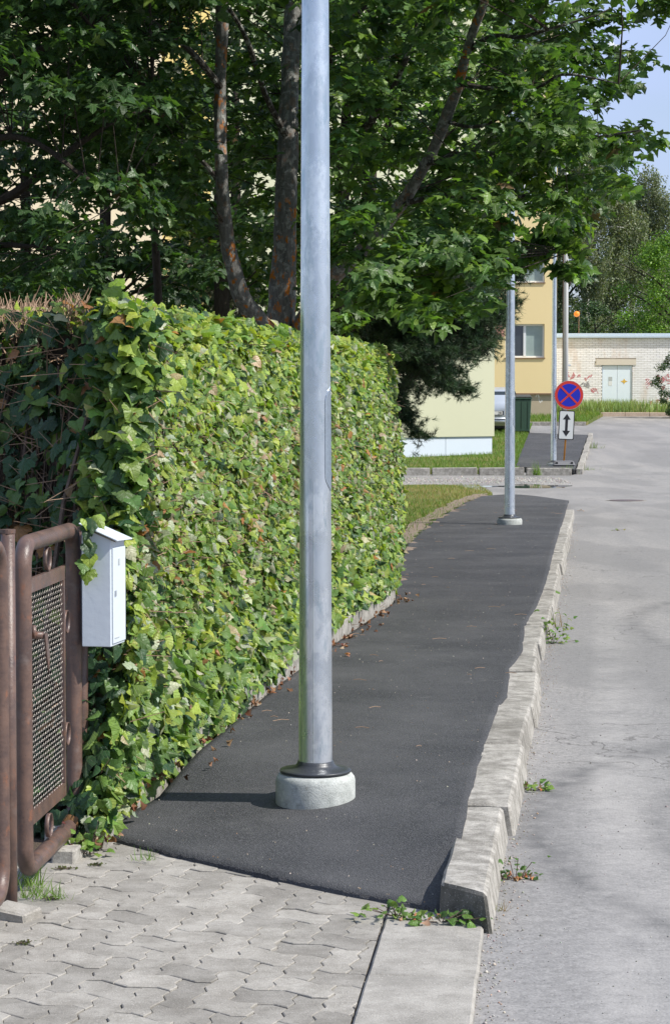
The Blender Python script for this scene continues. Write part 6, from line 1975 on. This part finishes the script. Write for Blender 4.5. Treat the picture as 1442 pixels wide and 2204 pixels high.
# small plants: a few blades or leaves each
def plant(name, loc, label, leaves=14, size=.05, kind='leaf', cols=((.10, .2, .03), (.16, .26, .04)), spread=.06, seed=0, h=.05, dry=0, group=None, stretch=(1, 1)):
    r_ = random.Random(seed)
    t = thing(name, loc, label, 'weed' if kind != 'grass' else 'grass tuft', group)
    if kind == 'grass':
        n_ = leaves
        P_ = np.stack([rng.normal(0, spread * stretch[0], n_), rng.normal(0, spread * .6 * stretch[1], n_), np.zeros(n_)], 1)
        grass('blades', P_, size * .6, size * 1.3, list(cols), [1] * len(cols), None, .6, t, wfac=.45)
    else:
        n_ = int(leaves * (1.7 if leaves > 6 else 1))
        P_ = np.stack([rng.normal(0, spread * stretch[0], n_), rng.normal(0, spread * .6 * stretch[1], n_), np.abs(rng.normal(0, h, n_)) + .004], 1)
        tp = np.stack([P_[:, 0] * 10, P_[:, 1] * 10, rng.normal(.1, .4, n_)], 1) + rng.normal(0, .3, (n_, 3))
        nr2 = rng.normal(0, .4, (n_, 3)) + [0, -.3, 1]
        c2 = palette(n_, list(cols), [1] * len(cols), .15)
        Rm = frames(nr2, tp); sz = rng.uniform(.5, 1.05, n_) * size * .75
        for q_ in range(n_):
            tv, tf = HEDGE[q_ % 4]
            o = batch('leaf', tv, tf, P_[q_:q_ + 1], Rm[q_:q_ + 1], sz[q_:q_ + 1], c2[q_:q_ + 1], 'hedgeleaf', t)
        bm = bmesh.new()
        for q_ in range(min(n_, 12)): tube(bm, [(P_[q_, 0] * .2, P_[q_, 1] * .2, 0), tuple(P_[q_])], .0015, 4, False)
        link('stalks', bm, t, 'twig')
    if dry:
        P_ = np.stack([rng.normal(0, spread, dry), rng.normal(0, spread * .6, dry), np.full(dry, .012)], 1)
        batch('dry_leaves', tmpl[0], tmpl[1], P_, frames(rng.normal(0, .6, (dry, 3)) + [0, 0, 1], rng.normal(0, 1, (dry, 3))), rng.uniform(.015, .035, dry), palette(dry, [(.36, .15, .07), (.45, .3, .18)], [1, 1]), 'dry', t, 'stuff')
    return t
plant('weed', G(1140, 1702, 0), 'leafy weed with serrated leaves sprawling from the kerb onto the road', 24, .05, cols=((.10, .21, .04), (.2, .3, .06)), spread=.05, h=.03, dry=6, stretch=(1.3, 1))
plant('weed', G(1108, 1892, 0), 'low weed among brown dry leaves at the kerb foot, nearest the camera', 22, .035, cols=((.08, .17, .03),), spread=.045, h=.035, dry=16)
plant('weed', G(1190, 1385, 0), 'upright weed clump with reddish stalks halfway along the kerb', 40, .06, cols=((.10, .2, .035), (.2, .27, .05)), spread=.07, h=.11, dry=0)
plant('grass_tuft', G(1192, 1350, 0), 'thin reddish grass stalks standing in the weed clump by the kerb', 20, .13, 'grass', cols=((.25, .17, .09), (.2, .22, .06)), spread=.05)
plant('grass_tuft', G(1076, 1962, 0), 'small yellowish grass tuft at the end corner of the kerb', 18, .05, 'grass', cols=((.22, .24, .06), (.3, .2, .08)), spread=.02)
plant('weed', G(855, 1972, .03), 'green weed between the paving, the asphalt tip and the concrete slab', 20, .05, cols=((.12, .22, .045), (.18, .27, .06)), spread=.05, h=.02, stretch=(1.2, .8))
plant('weed', G(950, 1984, .03), 'broad leaved green weed in front of the dark kerb end', 16, .06, cols=((.07, .17, .03), (.11, .22, .04)), spread=.06, h=.018, dry=8, stretch=(1.2, .6))
plant('weed', G(190, 1838, .03), 'pale green dandelion weed at the broken stone below the hedge', 16, .07, cols=((.17, .28, .05), (.12, .23, .04)), spread=.035, h=.05)
plant('grass_tuft', G(314, 1852, .03), 'small grass tuft at the edge where blocks meet asphalt', 30, .05, 'grass', cols=((.15, .26, .04),), spread=.018)
plant('grass_tuft', G(62, 1905, .03), 'grass tuft in the paving joints just right of the left gate post', 70, .09, 'grass', cols=((.16, .27, .05), (.11, .2, .04)), spread=.035)
plant('grass_tuft', G(75, 1932, .03), 'second grass tuft in the joints below the first one by the post', 60, .07, 'grass', cols=((.16, .27, .05), (.2, .3, .07)), spread=.035)
plant('grass_tuft', G(130, 1934, .03), 'rightmost sparse grass tuft in the paving joints near the gate', 36, .06, 'grass', cols=((.16, .27, .05),), spread=.03)
plant('weed', G(238, 1775, .05), 'lone green leaf over dry stalks at the asphalt corner by the hedge', 5, .07, cols=((.16, .28, .04),), spread=.03, h=.04, dry=10)
plant('weed', G(138, 1840, .03), 'reddish weed at the gate post foot', 8, .04, cols=((.16, .04, .04), (.1, .05, .03)), spread=.02, h=.06)
plant('grass_tuft', G(1155, 1023, .02), 'grass tuft on the side street kerb right of the second lamp post', 40, .3, 'grass', cols=((.13, .22, .04),), spread=.06)
plant('grass_tuft', G(1218, 1019, .02), 'grass tuft at the side street kerb below the sign base', 50, .22, 'grass', cols=((.17, .26, .05),), spread=.1)
plant('grass_tuft', G(965, 1022, .0), 'low weeds at the side street kerb near the hedge end', 80, .14, 'grass', cols=((.2, .27, .05),), spread=.25)
plant('grass_tuft', G(1262, 1012, .0), 'grass growing at the corner of the roadside kerb', 60, .12, 'grass', cols=((.17, .24, .06),), spread=.12)
plant('grass_tuft', G(1274, 965, .0), 'grass growing at the middle of the far roadside kerb', 60, .2, 'grass', cols=((.17, .24, .06),), spread=.12)
plant('fallen_leaf', G(1325, 1142, 0), 'torn green leaf lying alone on the road', 5, .07, cols=((.14, .22, .03), (.25, .2, .05)), spread=.04, h=.01)
plant('fallen_leaf', G(1243, 1100, 0), 'small orange brown leaf lying by the far part of the kerb', 5, .05, cols=((.45, .22, .08),), spread=.05, h=.01)
plant('fallen_leaf', G(757, 1410, .145), 'orange brown leaf lying on the footpath right of the lamp post', 3, .05, cols=((.42, .2, .09),), spread=.012, h=.006)
plant('fallen_leaf', G(735, 1390, .145), 'dark red brown leaf bits lying by the hedge edging right of the post', 6, .035, cols=((.22, .07, .05),), spread=.04, h=.006)
plant('moss', G(140, 1870, .024), 'moss patch in a paving joint beside the gate', 16, .02, cols=((.10, .12, .03),), spread=.02, h=.002)
for (x_, y_, lab) in ((58, 2030, 'olive moss patch in a paving joint near the left edge of the drive'), (205, 1862, 'moss line in the joint below the broken stone'), (112, 1935, 'small moss patch beside the sparse grass tuft')):
    plant('moss', G(x_, y_, .023), lab, 18, .016, cols=((.10, .11, .03), (.07, .09, .025)), spread=.018, h=.001)
# vine leaves that hang over the mailbox and the gate top
